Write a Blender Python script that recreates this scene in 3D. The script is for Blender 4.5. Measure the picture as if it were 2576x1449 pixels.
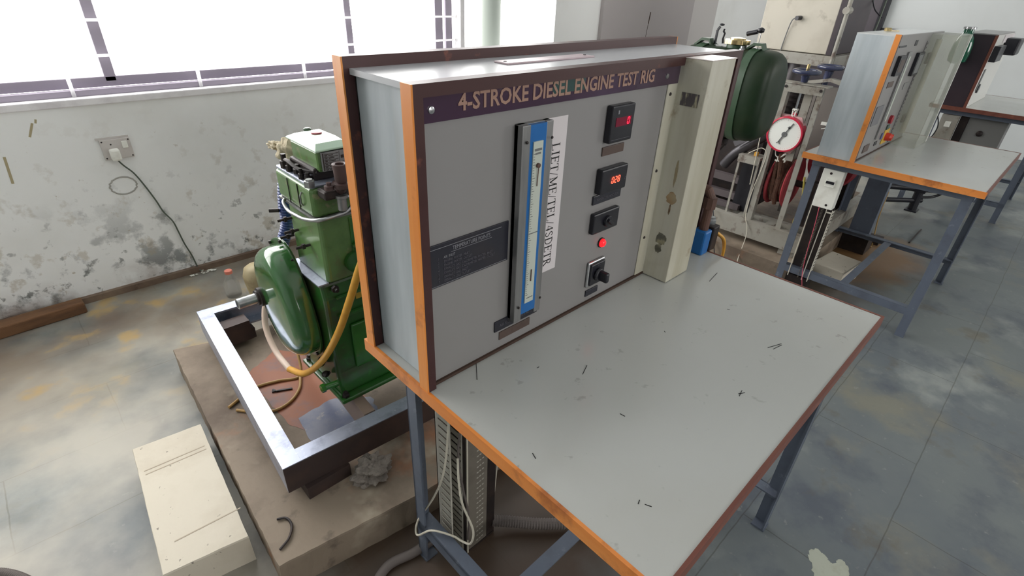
import bpy, bmesh, math, random
from mathutils import Vector, Matrix
random.seed(7)
S = bpy.context.scene
for o in list(bpy.data.objects): bpy.data.objects.remove(o)
COL = S.collection
PI = math.pi
# ------------------------------------------------------------------ camera
F_PX = 1309.02
cam_d = bpy.data.cameras.new('camera'); cam = bpy.data.objects.new('camera', cam_d); COL.objects.link(cam)
cam_d.sensor_fit = 'HORIZONTAL'; cam_d.sensor_width = 36.0; cam_d.lens = F_PX*36.0/2576.0
cam_d.clip_start = 0.02; cam_d.clip_end = 100
cam.matrix_world = Matrix(((0.72177295, 0.32602991, -0.61053116, -0.40204496),
                           (-0.69107235, 0.38821853, -0.60967645, -0.82292735),
                           (0.03824675, 0.86196918, 0.5055159, 1.39418802), (0, 0, 0, 1)))
S.camera = cam
# ------------------------------------------------------------------ world, daylight, exposure
W = bpy.data.worlds.new('daylight'); S.world = W; W.use_nodes = True
wn = W.node_tree.nodes; wl = W.node_tree.links
wn['Background'].inputs['Color'].default_value = (1.0, 0.985, 0.965, 1)
wn['Background'].inputs['Strength'].default_value = 7.5
S.view_settings.view_transform = 'Standard'; S.view_settings.look = 'None'
S.view_settings.gamma = 1.0; S.view_settings.use_curve_mapping = False
S.view_settings.exposure = 0.0
S.render.engine = 'CYCLES'
S.cycles.max_bounces = 8; S.cycles.diffuse_bounces = 5; S.cycles.glossy_bounces = 4; S.cycles.transparent_max_bounces = 12
def portal(name, loc, rot, sx, sy):
    d = bpy.data.lights.new(name, 'AREA'); d.shape = 'RECTANGLE'; d.size = sx; d.size_y = sy
    d.cycles.is_portal = True
    o = bpy.data.objects.new(name, d); COL.objects.link(o); o.location = loc; o.rotation_euler = rot
portal('daylight_window', (0.25, 2.2, 1.75), (-PI/2, 0, 0), 5.2, 1.7)
portal('daylight_opposite', (.75, -4.6, 1.95), (PI/2, 0, 0), 2.5, 1.3)
portal('daylight_high_window', (6.15, 2.2, 2.2), (-PI/2, 0, 0), 1.7, 1.2)
portal('daylight_far_side', (6.0, -4.6, 1.8), (PI/2, 0, 0), 2.0, 1.6)

# ------------------------------------------------------------------ helpers
def srgb(c):
    return tuple(((x/255)/12.92 if x/255 <= 0.04045 else ((x/255+0.055)/1.055)**2.4) for x in c)
MATS = {}
def mat(name, rgb, rough=0.5, metal=0.0, layers=(), bump=None, coat=0, emit=None, alpha=1, trans=0, rvar=0, spec=None):
    """layers: (scale, detail, lo, hi, rgb, strength[, stretch])"""
    m = bpy.data.materials.new(name); m.use_nodes = True
    nt = m.node_tree; N = nt.nodes; L = nt.links; b = N['Principled BSDF']
    b.inputs['Roughness'].default_value = rough; b.inputs['Metallic'].default_value = metal
    b.inputs['Coat Weight'].default_value = coat; b.inputs['Coat Roughness'].default_value = 0.08
    if spec is not None: b.inputs['Specular IOR Level'].default_value = spec
    if trans: b.inputs['Transmission Weight'].default_value = trans
    if alpha < 1: b.inputs['Alpha'].default_value = alpha
    tc = N.new('ShaderNodeTexCoord')
    base = None
    rgbn = N.new('ShaderNodeRGB'); rgbn.outputs[0].default_value = (*srgb(rgb), 1); base = rgbn.outputs[0]
    for k, l in enumerate(layers):
        sc, det, lo, hi, c2, st = l[:6]; stretch = l[6] if len(l) > 6 else (1, 1, 1)
        mp = N.new('ShaderNodeMapping'); mp.inputs['Scale'].default_value = stretch; mp.inputs['Location'].default_value = (k*3.7, k*1.3, k*2.1)
        L.new(tc.outputs['Object'], mp.inputs[0])
        nz = N.new('ShaderNodeTexNoise'); nz.inputs['Scale'].default_value = sc; nz.inputs['Detail'].default_value = det; nz.inputs['Roughness'].default_value = 0.6
        L.new(mp.outputs[0], nz.inputs['Vector'])
        mr = N.new('ShaderNodeMapRange'); mr.inputs['From Min'].default_value = lo; mr.inputs['From Max'].default_value = hi; mr.inputs['To Max'].default_value = st
        L.new(nz.outputs['Fac'], mr.inputs['Value'])
        mx = N.new('ShaderNodeMix'); mx.data_type = 'RGBA'
        L.new(mr.outputs[0], mx.inputs[0]); L.new(base, mx.inputs[6]); mx.inputs[7].default_value = (*srgb(c2), 1)
        base = mx.outputs[2]
    L.new(base, b.inputs['Base Color'])
    if bump:
        nz = N.new('ShaderNodeTexNoise'); nz.inputs['Scale'].default_value = bump[0]; nz.inputs['Detail'].default_value = 6
        L.new(tc.outputs['Object'], nz.inputs['Vector'])
        bp = N.new('ShaderNodeBump'); bp.inputs['Strength'].default_value = bump[1]; bp.inputs['Distance'].default_value = bump[2] if len(bump) > 2 else 0.01
        L.new(nz.outputs['Fac'], bp.inputs['Height']); L.new(bp.outputs[0], b.inputs['Normal'])
    if emit:
        b.inputs['Emission Color'].default_value = (*srgb(emit[0]), 1); b.inputs['Emission Strength'].default_value = emit[1]
    MATS[name] = m; m['bsdf'] = 1
    return m

class MB:
    """collects shapes in one bmesh; build() links them as ONE mesh object"""
    def __init__(self): self.bm = bmesh.new()
    def _faces(self, vs, fs):
        v = [self.bm.verts.new(p) for p in vs]
        for f in fs:
            try: self.bm.faces.new([v[i] for i in f])
            except ValueError: pass
        return v
    def box(self, x0, x1, y0, y1, z0, z1, rot=0, piv=None):
        vs = [Vector((x, y, z)) for z in (z0, z1) for (x, y) in ((x0, y0), (x1, y0), (x1, y1), (x0, y1))]
        if rot:
            p = Vector(piv) if piv else Vector(((x0+x1)/2, (y0+y1)/2, 0)); R = Matrix.Rotation(rot, 3, 'Z'); vs = [R@(v-p)+p for v in vs]
        self._faces(vs, [(3, 2, 1, 0), (4, 5, 6, 7), (0, 1, 5, 4), (1, 2, 6, 5), (2, 3, 7, 6), (3, 0, 4, 7)]); return self
    def bar(self, p0, p1, w, h, up=(0, 0, 1)):
        p0 = Vector(p0); p1 = Vector(p1); d = (p1-p0).normalized(); u = Vector(up)
        if abs(d.dot(u)) > 0.98: u = Vector((0, 1, 0))
        s = d.cross(u).normalized(); u = s.cross(d).normalized()
        vs = [p+s*(a*w/2)+u*(b*h/2) for p in (p0, p1) for (a, b) in ((-1, -1), (1, -1), (1, 1), (-1, 1))]
        self._faces(vs, [(0, 1, 2, 3), (7, 6, 5, 4), (0, 4, 5, 1), (1, 5, 6, 2), (2, 6, 7, 3), (3, 7, 4, 0)]); return self
    def tube(self, pts, r, n=10, smooth=False, taper=None, corr=None):
        pts = [Vector(p) for p in pts]
        if smooth: pts = crom(pts, smooth if smooth is not True else 8)
        if corr:   # corrugated: resample evenly and ripple the radius
            pts = resample(pts, corr/2)
        rings = []; prev = None
        for i, p in enumerate(pts):
            d = (pts[min(i+1, len(pts)-1)]-pts[max(i-1, 0)]).normalized()
            if prev is None:
                a = Vector((0, 0, 1)) if abs(d.z) < 0.9 else Vector((1, 0, 0)); s = d.cross(a).normalized()
            else:
                s = (prev-d*prev.dot(d)).normalized()
            prev = s; u = d.cross(s)
            rr = r if taper is None else r+(taper-r)*i/(len(pts)-1)
            if corr: rr = r*(1.0 if i % 2 else 0.86)
            rings.append([self.bm.verts.new(p+(s*math.cos(2*PI*k/n)+u*math.sin(2*PI*k/n))*rr) for k in range(n)])
        for a, b in zip(rings, rings[1:]):
            for k in range(n): self.bm.faces.new((a[k], a[(k+1) % n], b[(k+1) % n], b[k]))
        self.bm.faces.new(rings[0][::-1]); self.bm.faces.new(rings[-1]); return self
    def cyl(self, p0, p1, r, n=24, r1=None): return self.tube([p0, p1], r, n, taper=r1)
    def lathe(self, c, prof, n=32, axis='Z'):
        c = Vector(c); rings = []
        def P(r, h, a):
            x, y = r*math.cos(a), r*math.sin(a)
            return c+{'Z': Vector((x, y, h)), 'X': Vector((h, x, y)), 'Y': Vector((y, h, x))}[axis]
        for r, h in prof: rings.append([self.bm.verts.new(P(max(r, 1e-4), h, 2*PI*k/n)) for k in range(n)])
        for a, b in zip(rings, rings[1:]):
            for k in range(n): self.bm.faces.new((a[k], a[(k+1) % n], b[(k+1) % n], b[k]))
        self.bm.faces.new(rings[0][::-1]); self.bm.faces.new(rings[-1]); return self
    def loft(self, rings, cap=True):
        R = [[self.bm.verts.new(p) for p in r] for r in rings]; n = len(R[0])
        for a, b in zip(R, R[1:]):
            for k in range(n): self.bm.faces.new((a[k], a[(k+1) % n], b[(k+1) % n], b[k]))
        if cap: self.bm.faces.new(R[0][::-1]); self.bm.faces.new(R[-1])
        return self
    def prism(self, poly, axis, lo, hi):
        def P(a, b, c): return {'X': (c, a, b), 'Y': (a, c, b), 'Z': (a, b, c)}[axis]
        return self.loft([[P(a, b, lo) for a, b in poly], [P(a, b, hi) for a, b in poly]])
    def quad(self, *ps): self._faces([Vector(p) for p in ps], [tuple(range(len(ps)))]); return self
    def blob(self, c, rx, ry, rz, noise=0.15, sub=3, seed=1):
        t = bmesh.new(); bmesh.ops.create_icosphere(t, subdivisions=sub, radius=1)
        rnd = random.Random(seed); ph = [rnd.uniform(0, 6) for _ in range(9)]
        mp = {}
        for v in t.verts:
            k = 1+noise*(math.sin(4*v.co.x+ph[0])*math.cos(5*v.co.y+ph[1])+0.7*math.sin(9*v.co.z+ph[2]+3*v.co.x)+0.5*math.sin(15*v.co.y+ph[3])*math.cos(13*v.co.x+ph[4]))
            mp[v] = self.bm.verts.new((c[0]+v.co.x*rx*k, c[1]+v.co.y*ry*k, c[2]+v.co.z*rz*k))
        for f in t.faces: self.bm.faces.new([mp[v] for v in f.verts])
        t.free(); return self
    def build(self, name, m, parent=None, bevel=0, seg=2, smooth=False, org=None, sub=0):
        bm = self.bm; bmesh.ops.recalc_face_normals(bm, faces=bm.faces)
        off = org if org is not None else (Vector(parent['_o']) if parent is not None and '_o' in parent else Vector((0, 0, 0)))
        off = Vector(off)
        if off.length: bmesh.ops.translate(bm, verts=bm.verts, vec=-off)
        me = bpy.data.meshes.new(name); bm.to_mesh(me); bm.free()
        me.materials.append(m)
        o = bpy.data.objects.new(name, me); COL.objects.link(o)
        if parent is not None: o.parent = parent; o['_o'] = tuple(off)
        elif off.length: o.location = off; o['_o'] = tuple(off)
        if smooth:
            for p in me.polygons: p.use_smooth = True
            try: me.set_sharp_from_angle(angle=math.radians(smooth if smooth is not True else 40))
            except Exception: pass
        if bevel:
            b = o.modifiers.new('bevel', 'BEVEL'); b.width = bevel; b.segments = seg; b.limit_method = 'ANGLE'; b.angle_limit = math.radians(35)
        if sub:
            s = o.modifiers.new('sub', 'SUBSURF'); s.levels = sub; s.render_levels = sub
        return o
def crom(P, n=8):
    out = []; Q = [P[0]*2-P[1]]+P+[P[-1]*2-P[-2]]
    for i in range(1, len(Q)-2):
        a, b, c, d = Q[i-1], Q[i], Q[i+1], Q[i+2]
        for k in range(n):
            t = k/n; out.append(0.5*((2*b)+(c-a)*t+(2*a-5*b+4*c-d)*t*t+(3*b-a-3*c+d)*t**3))
    out.append(P[-1]); return out
def resample(P, step):
    out = [P[0]]; acc = 0
    for a, b in zip(P, P[1:]):
        L = (b-a).length; t = step-acc
        while t < L: out.append(a+(b-a)*(t/L)); t += step
        acc = (acc+L) % step
    return out
def thing(name, loc, label, cat, group=None, rot=0, local=False):
    o = bpy.data.objects.new(name, None); COL.objects.link(o); o.location = loc; o.rotation_euler = (0, 0, rot); o.empty_display_size = 0.05
    o['label'] = label; o['category'] = cat
    if group: o['group'] = group
    o['_o'] = (0, 0, 0) if local else tuple(loc)
    return o
def tag(o, label, cat, group=None, kind=None):
    o['label'] = label; o['category'] = cat
    if group: o['group'] = group
    if kind: o['kind'] = kind
    return o
def struct(o): o['kind'] = 'structure'; return o
def text_mesh(txt, size, loc, xaxis, yaxis, name, m, parent, depth=0.0004, sx=1.0, align='CENTER', bold=0):
    c = bpy.data.curves.new('t', 'FONT'); c.body = txt; c.size = size; c.align_x = align; c.align_y = 'CENTER'; c.extrude = depth; c.resolution_u = 2; c.offset = bold
    t = bpy.data.objects.new('t', c); COL.objects.link(t)
    bpy.context.view_layer.update()
    me = bpy.data.meshes.new_from_object(t.evaluated_get(bpy.context.evaluated_depsgraph_get()))
    bpy.data.objects.remove(t); bpy.data.curves.remove(c)
    X = Vector(xaxis).normalized(); Y = Vector(yaxis).normalized(); Z = X.cross(Y)
    off = Vector(parent['_o']) if '_o' in parent else Vector((0, 0, 0))
    for v in me.vertices: v.co = Vector(loc)+X*(v.co.x*sx)+Y*v.co.y+Z*v.co.z-off
    me.materials.clear(); me.materials.append(m)
    o = bpy.data.objects.new(name, me); COL.objects.link(o); o.parent = parent; o['_o'] = tuple(off)
    return o
SEG = {'0': 'abcdef', '2': 'abged', '8': 'abcdefg'}
def seg_digits(txt, x0, z0, h, w, gap, y, name, m, parent, slant=0.12):
    mb = MB(); t = h*0.13
    for i, ch in enumerate(txt):
        bx = x0+i*(w+gap)
        pts = {'a': ((0, h), (w, h)), 'b': ((w, h), (w, h/2)), 'c': ((w, h/2), (w, 0)), 'd': ((0, 0), (w, 0)), 'e': ((0, 0), (0, h/2)), 'f': ((0, h/2), (0, h)), 'g': ((0, h/2), (w, h/2))}
        for s in SEG[ch]:
            (a, b), (c, d) = pts[s]; l = 0.12
            a2, b2, c2, d2 = a+(c-a)*l, b+(d-b)*l, c-(c-a)*l, d-(d-b)*l
            mb.bar((bx+a2+slant*b2, y, z0+b2), (bx+c2+slant*d2, y, z0+d2), t, 0.0006, up=(0, 1, 0))
    return mb.build(name, m, parent)
# ------------------------------------------------------------------ materials
M_lam = mat('grey_laminate', (140, 138, 138), 0.34, layers=[(3, 3, 0.45, 0.75, (134, 132, 130), 0.6)])
M_top = mat('worktop_laminate', (183, 184, 180), 0.2, spec=.65, layers=[(2.2, 4, 0.5, 0.75, (176, 174, 166), 0.55), (30, 3, 0.66, 0.72, (120, 116, 108), 0.35), (1.1, 2, 0.5, 0.8, (212, 214, 212), 0.5)], rvar=1)
M_cheek = mat('blue_grey_laminate', (186, 194, 198), 0.45, layers=[(1.5, 4, 0.45, 0.75, (132, 142, 148), 0.7, (6, 6, 1)), (20, 3, 0.62, 0.75, (170, 172, 168), 0.4, (1, 1, .15))])
M_orange = mat('orange_edge_beading', (222, 136, 58), 0.42, layers=[(40, 4, 0.4, 0.75, (240, 168, 92), 0.7, (1, 1, .08)), (14, 5, 0.58, 0.72, (120, 60, 30), 0.6)])
M_orangeh = mat('orange_edge_beading_long', (218, 130, 58), 0.42, layers=[(30, 4, 0.4, 0.75, (234, 160, 88), 0.6, (1, .1, 1)), (9, 6, 0.58, 0.7, (128, 62, 30), 0.7)])
M_mahog = mat('mahogany_beading', (66, 36, 36), 0.4, layers=[(30, 4, 0.45, 0.75, (60, 28, 28), 0.7, (.1, 1, 1)), (16, 5, 0.62, 0.7, (150, 86, 66), 0.5)])
M_mahog2 = mat('mahogany_front_edge', (120, 70, 56), 0.45, layers=[(30, 4, 0.45, 0.75, (92, 46, 38), 0.7, (.1, 1, 1)), (16, 5, 0.6, 0.7, (160, 100, 80), 0.5)])
M_gap = mat('dark_brown_seam', (64, 44, 34), 0.7)
M_legs = mat('blue_grey_enamel', (92, 100, 114), 0.5, layers=[(8, 5, 0.5, 0.75, (72, 76, 86), 0.7), (25, 5, 0.62, 0.7, (130, 136, 146), 0.5)])
M_wallw = None
M_dark = mat('black_plastic', (26, 26, 34), 0.35, layers=[(20, 3, .5, .8, (44, 44, 50), .5)])
M_darker = mat('dark_oily_steel', (42, 36, 36), 0.5, metal=0.3, layers=[(12, 5, .45, .75, (78, 62, 54), .6)])
M_steel = mat('bright_steel', (176, 178, 180), 0.28, metal=0.9, layers=[(30, 4, .5, .8, (120, 118, 116), .6)])
M_alu = mat('brushed_aluminium', (150, 150, 150), 0.4, metal=0.7, layers=[(12, 4, .45, .75, (106, 106, 108), .7, (3, 3, .3))])
M_galv = mat('galvanised_steel_channel', (176, 182, 200), 0.4, metal=0.75, layers=[(16, 6, .5, .7, (128, 132, 150), .7), (50, 3, .6, .75, (230, 234, 244), .6)], bump=(60, .15, .002))
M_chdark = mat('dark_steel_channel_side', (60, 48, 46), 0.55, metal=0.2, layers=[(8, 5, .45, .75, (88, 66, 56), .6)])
M_green = mat('glossy_green_enamel', (44, 104, 38), 0.2, coat=0.7, layers=[(7, 5, .5, .75, (30, 74, 28), .8), (22, 5, .64, .72, (92, 76, 58), .7)])
M_greenL = mat('worn_green_enamel', (92, 126, 70), 0.32, coat=0.35, layers=[(14, 5, .5, .72, (66, 98, 50), .8), (9, 6, .54, .68, (96, 84, 60), .75), (25, 5, .62, .72, (150, 140, 110), .7)])
M_greenD = mat('dark_green_oily_enamel', (34, 86, 30), 0.28, coat=0.4, layers=[(9, 6, .48, .68, (58, 46, 36), .85), (30, 4, .6, .75, (44, 128, 40), .6)])
M_cover = mat('gear_cover_green', (52, 104, 52), 0.16, coat=1.0, layers=[(5, 5, .55, .75, (38, 78, 44), .7), (18, 5, .66, .72, (96, 84, 66), .6)])
M_tank = mat('dark_green_tank_paint', (22, 42, 22), 0.45, coat=0.0, spec=.3, layers=[(6, 5, .5, .75, (44, 52, 36), .7)])
M_strap = mat('green_steel_strap', (52, 76, 54), 0.35, layers=[(12, 4, .5, .75, (48, 72, 50), .7)])
M_brass = mat('nickel_brass_cap', (196, 176, 130), 0.25, metal=0.9, layers=[(20, 4, .5, .8, (140, 118, 74), .6)])
M_red = mat('red_paint', (196, 28, 40), 0.35)
M_drumred = mat('faded_red_drum_paint', (176, 66, 74), 0.5, layers=[(14, 5, .5, .7, (120, 44, 48), .7)])
M_dialw = mat('white_dial_face', (244, 246, 240), 0.3)
M_dialred = mat('red_bezel', (206, 40, 70), 0.3, coat=.5)
M_grey = mat('grey_print', (110, 112, 112), 0.5)
M_black = mat('black_print', (20, 18, 20), 0.6)
M_white = mat('white_plastic', (240, 240, 232), 0.4, layers=[(10, 4, .55, .75, (200, 196, 184), .6)])
M_whitep = mat('off_white_paint', (158, 155, 146), 0.45, layers=[(5, 6, .46, .66, (136, 130, 118), .8), (16, 6, .56, .68, (92, 76, 66), .85)])
M_socket = mat('socket_plastic', (206, 200, 196), 0.4, layers=[(14, 4, .55, .75, (186, 178, 172), .6)])
M_paper = mat('paper', (212, 206, 208), 0.8)
M_title = mat('maroon_title_plate', (66, 46, 66), 0.18, coat=0.6, layers=[(4, 3, .45, .7, (84, 66, 92), .6), (22, 4, .66, .75, (104, 92, 104), .5)])
M_titleg = mat('green_smudge_on_title', (52, 84, 82), 0.3, alpha=.8)
M_gold = mat('gilt_lettering', (158, 124, 108), 0.5)
M_plate = mat('black_engraved_plate', (38, 38, 48), 0.28, layers=[(10, 4, .5, .75, (56, 50, 52), .6)])
M_platebr = mat('brown_name_strip', (86, 70, 64), 0.45, layers=[(25, 4, .5, .7, (62, 50, 46), .6)])
M_engr = mat('engraved_grey', (132, 132, 138), 0.5)
M_engrd = mat('engraved_dim', (92, 90, 98), 0.5)
M_blue = mat('blue_enamel', (26, 100, 168), 0.35)
M_scale = mat('scale_card', (190, 196, 186), 0.45)
M_led = mat('red_led', (255, 40, 60), 0.4, emit=((255, 30, 60), 2.5))
M_ledhot = mat('bright_red_led', (255, 70, 50), 0.4, emit=((255, 84, 60), 3.2))
M_lamp = mat('red_indicator_lens', (240, 20, 30), 0.2, emit=((255, 26, 34), 1.6))
M_screen = mat('dark_red_window', (84, 10, 34), 0.2, emit=((110, 0, 34), 0.35))
M_pvc = mat('aged_acrylic', (222, 219, 204), 0.3, layers=[(5, 5, .42, .7, (178, 170, 140), .8, (2, 2, .25)), (9, 5, .62, .70, (142, 112, 70), .6), (7, 5, .66, .74, (84, 84, 80), .8)], coat=.2, alpha=.78)
M_yel = mat('yellow_rubber_hose', (216, 160, 60), 0.38, layers=[(20, 4, .5, .75, (190, 128, 44), .7)])
M_yelp = mat('pale_end_of_hose', (214, 190, 172), 0.4)
M_ylthin = mat('ochre_tube', (176, 140, 84), 0.4)
M_bluehose = mat('navy_corrugated_hose', (44, 66, 130), 0.4, coat=.3)
M_grhose = mat('grey_corrugated_hose', (104, 96, 92), 0.6)
M_cable = mat('pale_cable', (206, 200, 184), 0.5)
M_greenc = mat('grey_green_cable', (86, 96, 84), 0.5)
M_duct = mat('grey_pvc_duct', (118, 112, 102), 0.5, layers=[(8, 5, .5, .7, (86, 78, 68), .7)])
M_ductw = mat('white_pvc_duct', (196, 192, 180), 0.5, layers=[(8, 5, .5, .7, (150, 142, 128), .7)])
M_rope = mat('brown_jute_rope', (92, 62, 48), 0.9, layers=[(60, 4, .45, .7, (60, 38, 30), .8)], bump=(160, 1.0, .004))
M_concW = mat('white_concrete_block', (206, 198, 182), 0.85, layers=[(5, 5, .5, .75, (186, 176, 158), .7), (45, 3, .68, .72, (100, 92, 84), .8)], bump=(40, .3, .004))
M_conc = mat('brown_stained_concrete', (138, 124, 108), 0.75, layers=[(2.6, 6, .44, .62, (92, 78, 66), .85), (3.3, 5, .55, .68, (160, 106, 70), .75), (12, 6, .6, .72, (90, 78, 68), .7), (4, 4, .6, .75, (196, 186, 166), .6)], bump=(18, .45, .008))
M_rust = mat('rusty_oil_stain', (150, 90, 60), 0.55, layers=[(7, 6, .5, .7, (90, 90, 100), .8), (4, 5, .5, .7, (110, 56, 40), .8)])
M_bluestain = mat('blue_grey_wet_stain', (110, 114, 132), 0.4, layers=[(9, 6, .45, .7, (70, 84, 120), .8), (20, 5, .6, .7, (150, 146, 140), .7)])
M_mortar = mat('cement_mortar', (140, 132, 124), 0.95, layers=[(30, 5, .45, .7, (104, 96, 90), .8)], bump=(60, 1, .01))
M_wood = mat('weathered_wood', (116, 82, 54), 0.8, layers=[(20, 6, .45, .7, (70, 46, 32), .8, (.2, 1, 1)), (6, 5, .55, .7, (160, 120, 78), .7)], bump=(40, .5, .005))
M_frame = mat('window_frame_aluminium', (156, 148, 162), 0.5, metal=.1)
M_grille = mat('glare_white_grille', (246, 246, 248), 0.5)  # translucent mix below makes the bars shine white, standing in for window glare
_n = M_grille.node_tree.nodes; _l = M_grille.node_tree.links
_t = _n.new('ShaderNodeBsdfTranslucent'); _t.inputs[0].default_value = (.95, .95, .95, 1); _m = _n.new('ShaderNodeMixShader'); _m.inputs[0].default_value = .75
_l.new(_n['Principled BSDF'].outputs[0], _m.inputs[1]); _l.new(_t.outputs[0], _m.inputs[2]); _l.new(_m.outputs[0], _n['Material Output'].inputs[0])
M_pipe = mat('rusty_brown_pipe', (92, 64, 54), 0.6, layers=[(14, 5, .5, .7, (60, 44, 40), .8)])
M_cup = mat('brown_primer_casting', (84, 64, 62), 0.45, layers=[(14, 5, .5, .7, (60, 46, 46), .8)])
M_cloth = mat('beige_cloth', (196, 184, 158), 0.9, layers=[(20, 5, .5, .7, (150, 134, 104), .7)], bump=(40, .8, .01))
M_bottle = mat('clear_plastic', (236, 236, 236), 0.12, trans=.85, alpha=.55)
M_acryl = mat('clear_acrylic', (206, 210, 196), 0.1, alpha=0.28, layers=[(5, 4, .5, .7, (170, 170, 150), .7)])
M_pink = mat('salmon_cap', (216, 128, 110), 0.4)
M_bgreen = mat('green_glass', (20, 86, 64), 0.12, coat=.4)
M_dkside = mat('dark_maroon_laminate', (50, 40, 48), 0.4, layers=[(4, 4, .45, .7, (64, 50, 56), .7)])
M_navy = mat('navy_handwheel', (48, 54, 84), 0.25, coat=.6)
M_box = mat('airbox_paint', (196, 190, 176), 0.55, layers=[(2.5, 5, .45, .7, (166, 158, 142), .8), (9, 5, .6, .72, (130, 120, 106), .6)])

# wall plaster: stained toward the floor by damp (patches with their own shape)
def wall_mat(name, rgb, damp=True):
    m = mat(name, rgb, 0.85, layers=[(1.6, 5, .48, .7, (226, 226, 222), .6)] if damp else [(1.2, 4, .5, .8, (206, 208, 206), .5)], bump=(30, .12, .004))
    if not damp: return m
    nt = m.node_tree; N = nt.nodes; L = nt.links; b = N['Principled BSDF']
    base = b.inputs['Base Color'].links[0].from_socket
    geo = N.new('ShaderNodeTexCoord'); sep = N.new('ShaderNodeSeparateXYZ'); L.new(geo.outputs['Object'], sep.inputs[0])
    def patch(scale, lo, hi, zlo, zhi, col, st, det=7, loc=(0, 0, 0)):
        nonlocal base
        mp = N.new('ShaderNodeMapping'); mp.inputs['Location'].default_value = loc; L.new(geo.outputs['Object'], mp.inputs[0])
        nz = N.new('ShaderNodeTexNoise'); nz.inputs['Scale'].default_value = scale; nz.inputs['Detail'].default_value = det; nz.inputs['Roughness'].default_value = .62; L.new(mp.outputs[0], nz.inputs['Vector'])
        mr = N.new('ShaderNodeMapRange'); mr.inputs['From Min'].default_value = lo; mr.inputs['From Max'].default_value = hi; mr.inputs['To Max'].default_value = st; L.new(nz.outputs['Fac'], mr.inputs['Value'])
        mz = N.new('ShaderNodeMapRange'); mz.inputs['From Min'].default_value = zhi; mz.inputs['From Max'].default_value = zlo; L.new(sep.outputs['Z'], mz.inputs['Value'])
        mu = N.new('ShaderNodeMath'); mu.operation = 'MULTIPLY'; L.new(mr.outputs[0], mu.inputs[0]); L.new(mz.outputs[0], mu.inputs[1])
        mx = N.new('ShaderNodeMix'); mx.data_type = 'RGBA'; L.new(mu.outputs[0], mx.inputs[0]); L.new(base, mx.inputs[6]); mx.inputs[7].default_value = (*srgb(col), 1); base = mx.outputs[2]
    patch(5.5, .53, .60, .1, .5, (128, 132, 132), .9)
    patch(9, .57, .63, .0, .9, (176, 164, 142), .6, loc=(3, 0, 1))
    patch(14, .6, .65, .1, .6, (98, 100, 98), .8, loc=(7, 0, 2))
    patch(4, .5, .7, .0, .16, (130, 104, 88), .9, loc=(1, 0, 5))
    patch(22, .68, .71, .1, 1.2, (150, 128, 92), .7, loc=(9, 0, 3))
    L.new(base, b.inputs['Base Color'])
    return m
M_wall = wall_mat('damp_plaster', (242, 243, 242))
M_wall2 = wall_mat('white_plaster', (222, 226, 226), damp=False)
M_pier = mat('grey_plaster', (176, 170, 170), 0.85, layers=[(1.4, 4, .45, .75, (172, 166, 166), .6)])
M_sill = mat('sill_plaster', (236, 234, 236), 0.6, layers=[(8, 5, .5, .7, (196, 190, 196), .6)])
M_skirt = mat('stained_skirting', (112, 92, 78), 0.6, layers=[(5, 6, .45, .7, (150, 132, 112), .8), (14, 5, .6, .7, (80, 62, 54), .7)])
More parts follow.
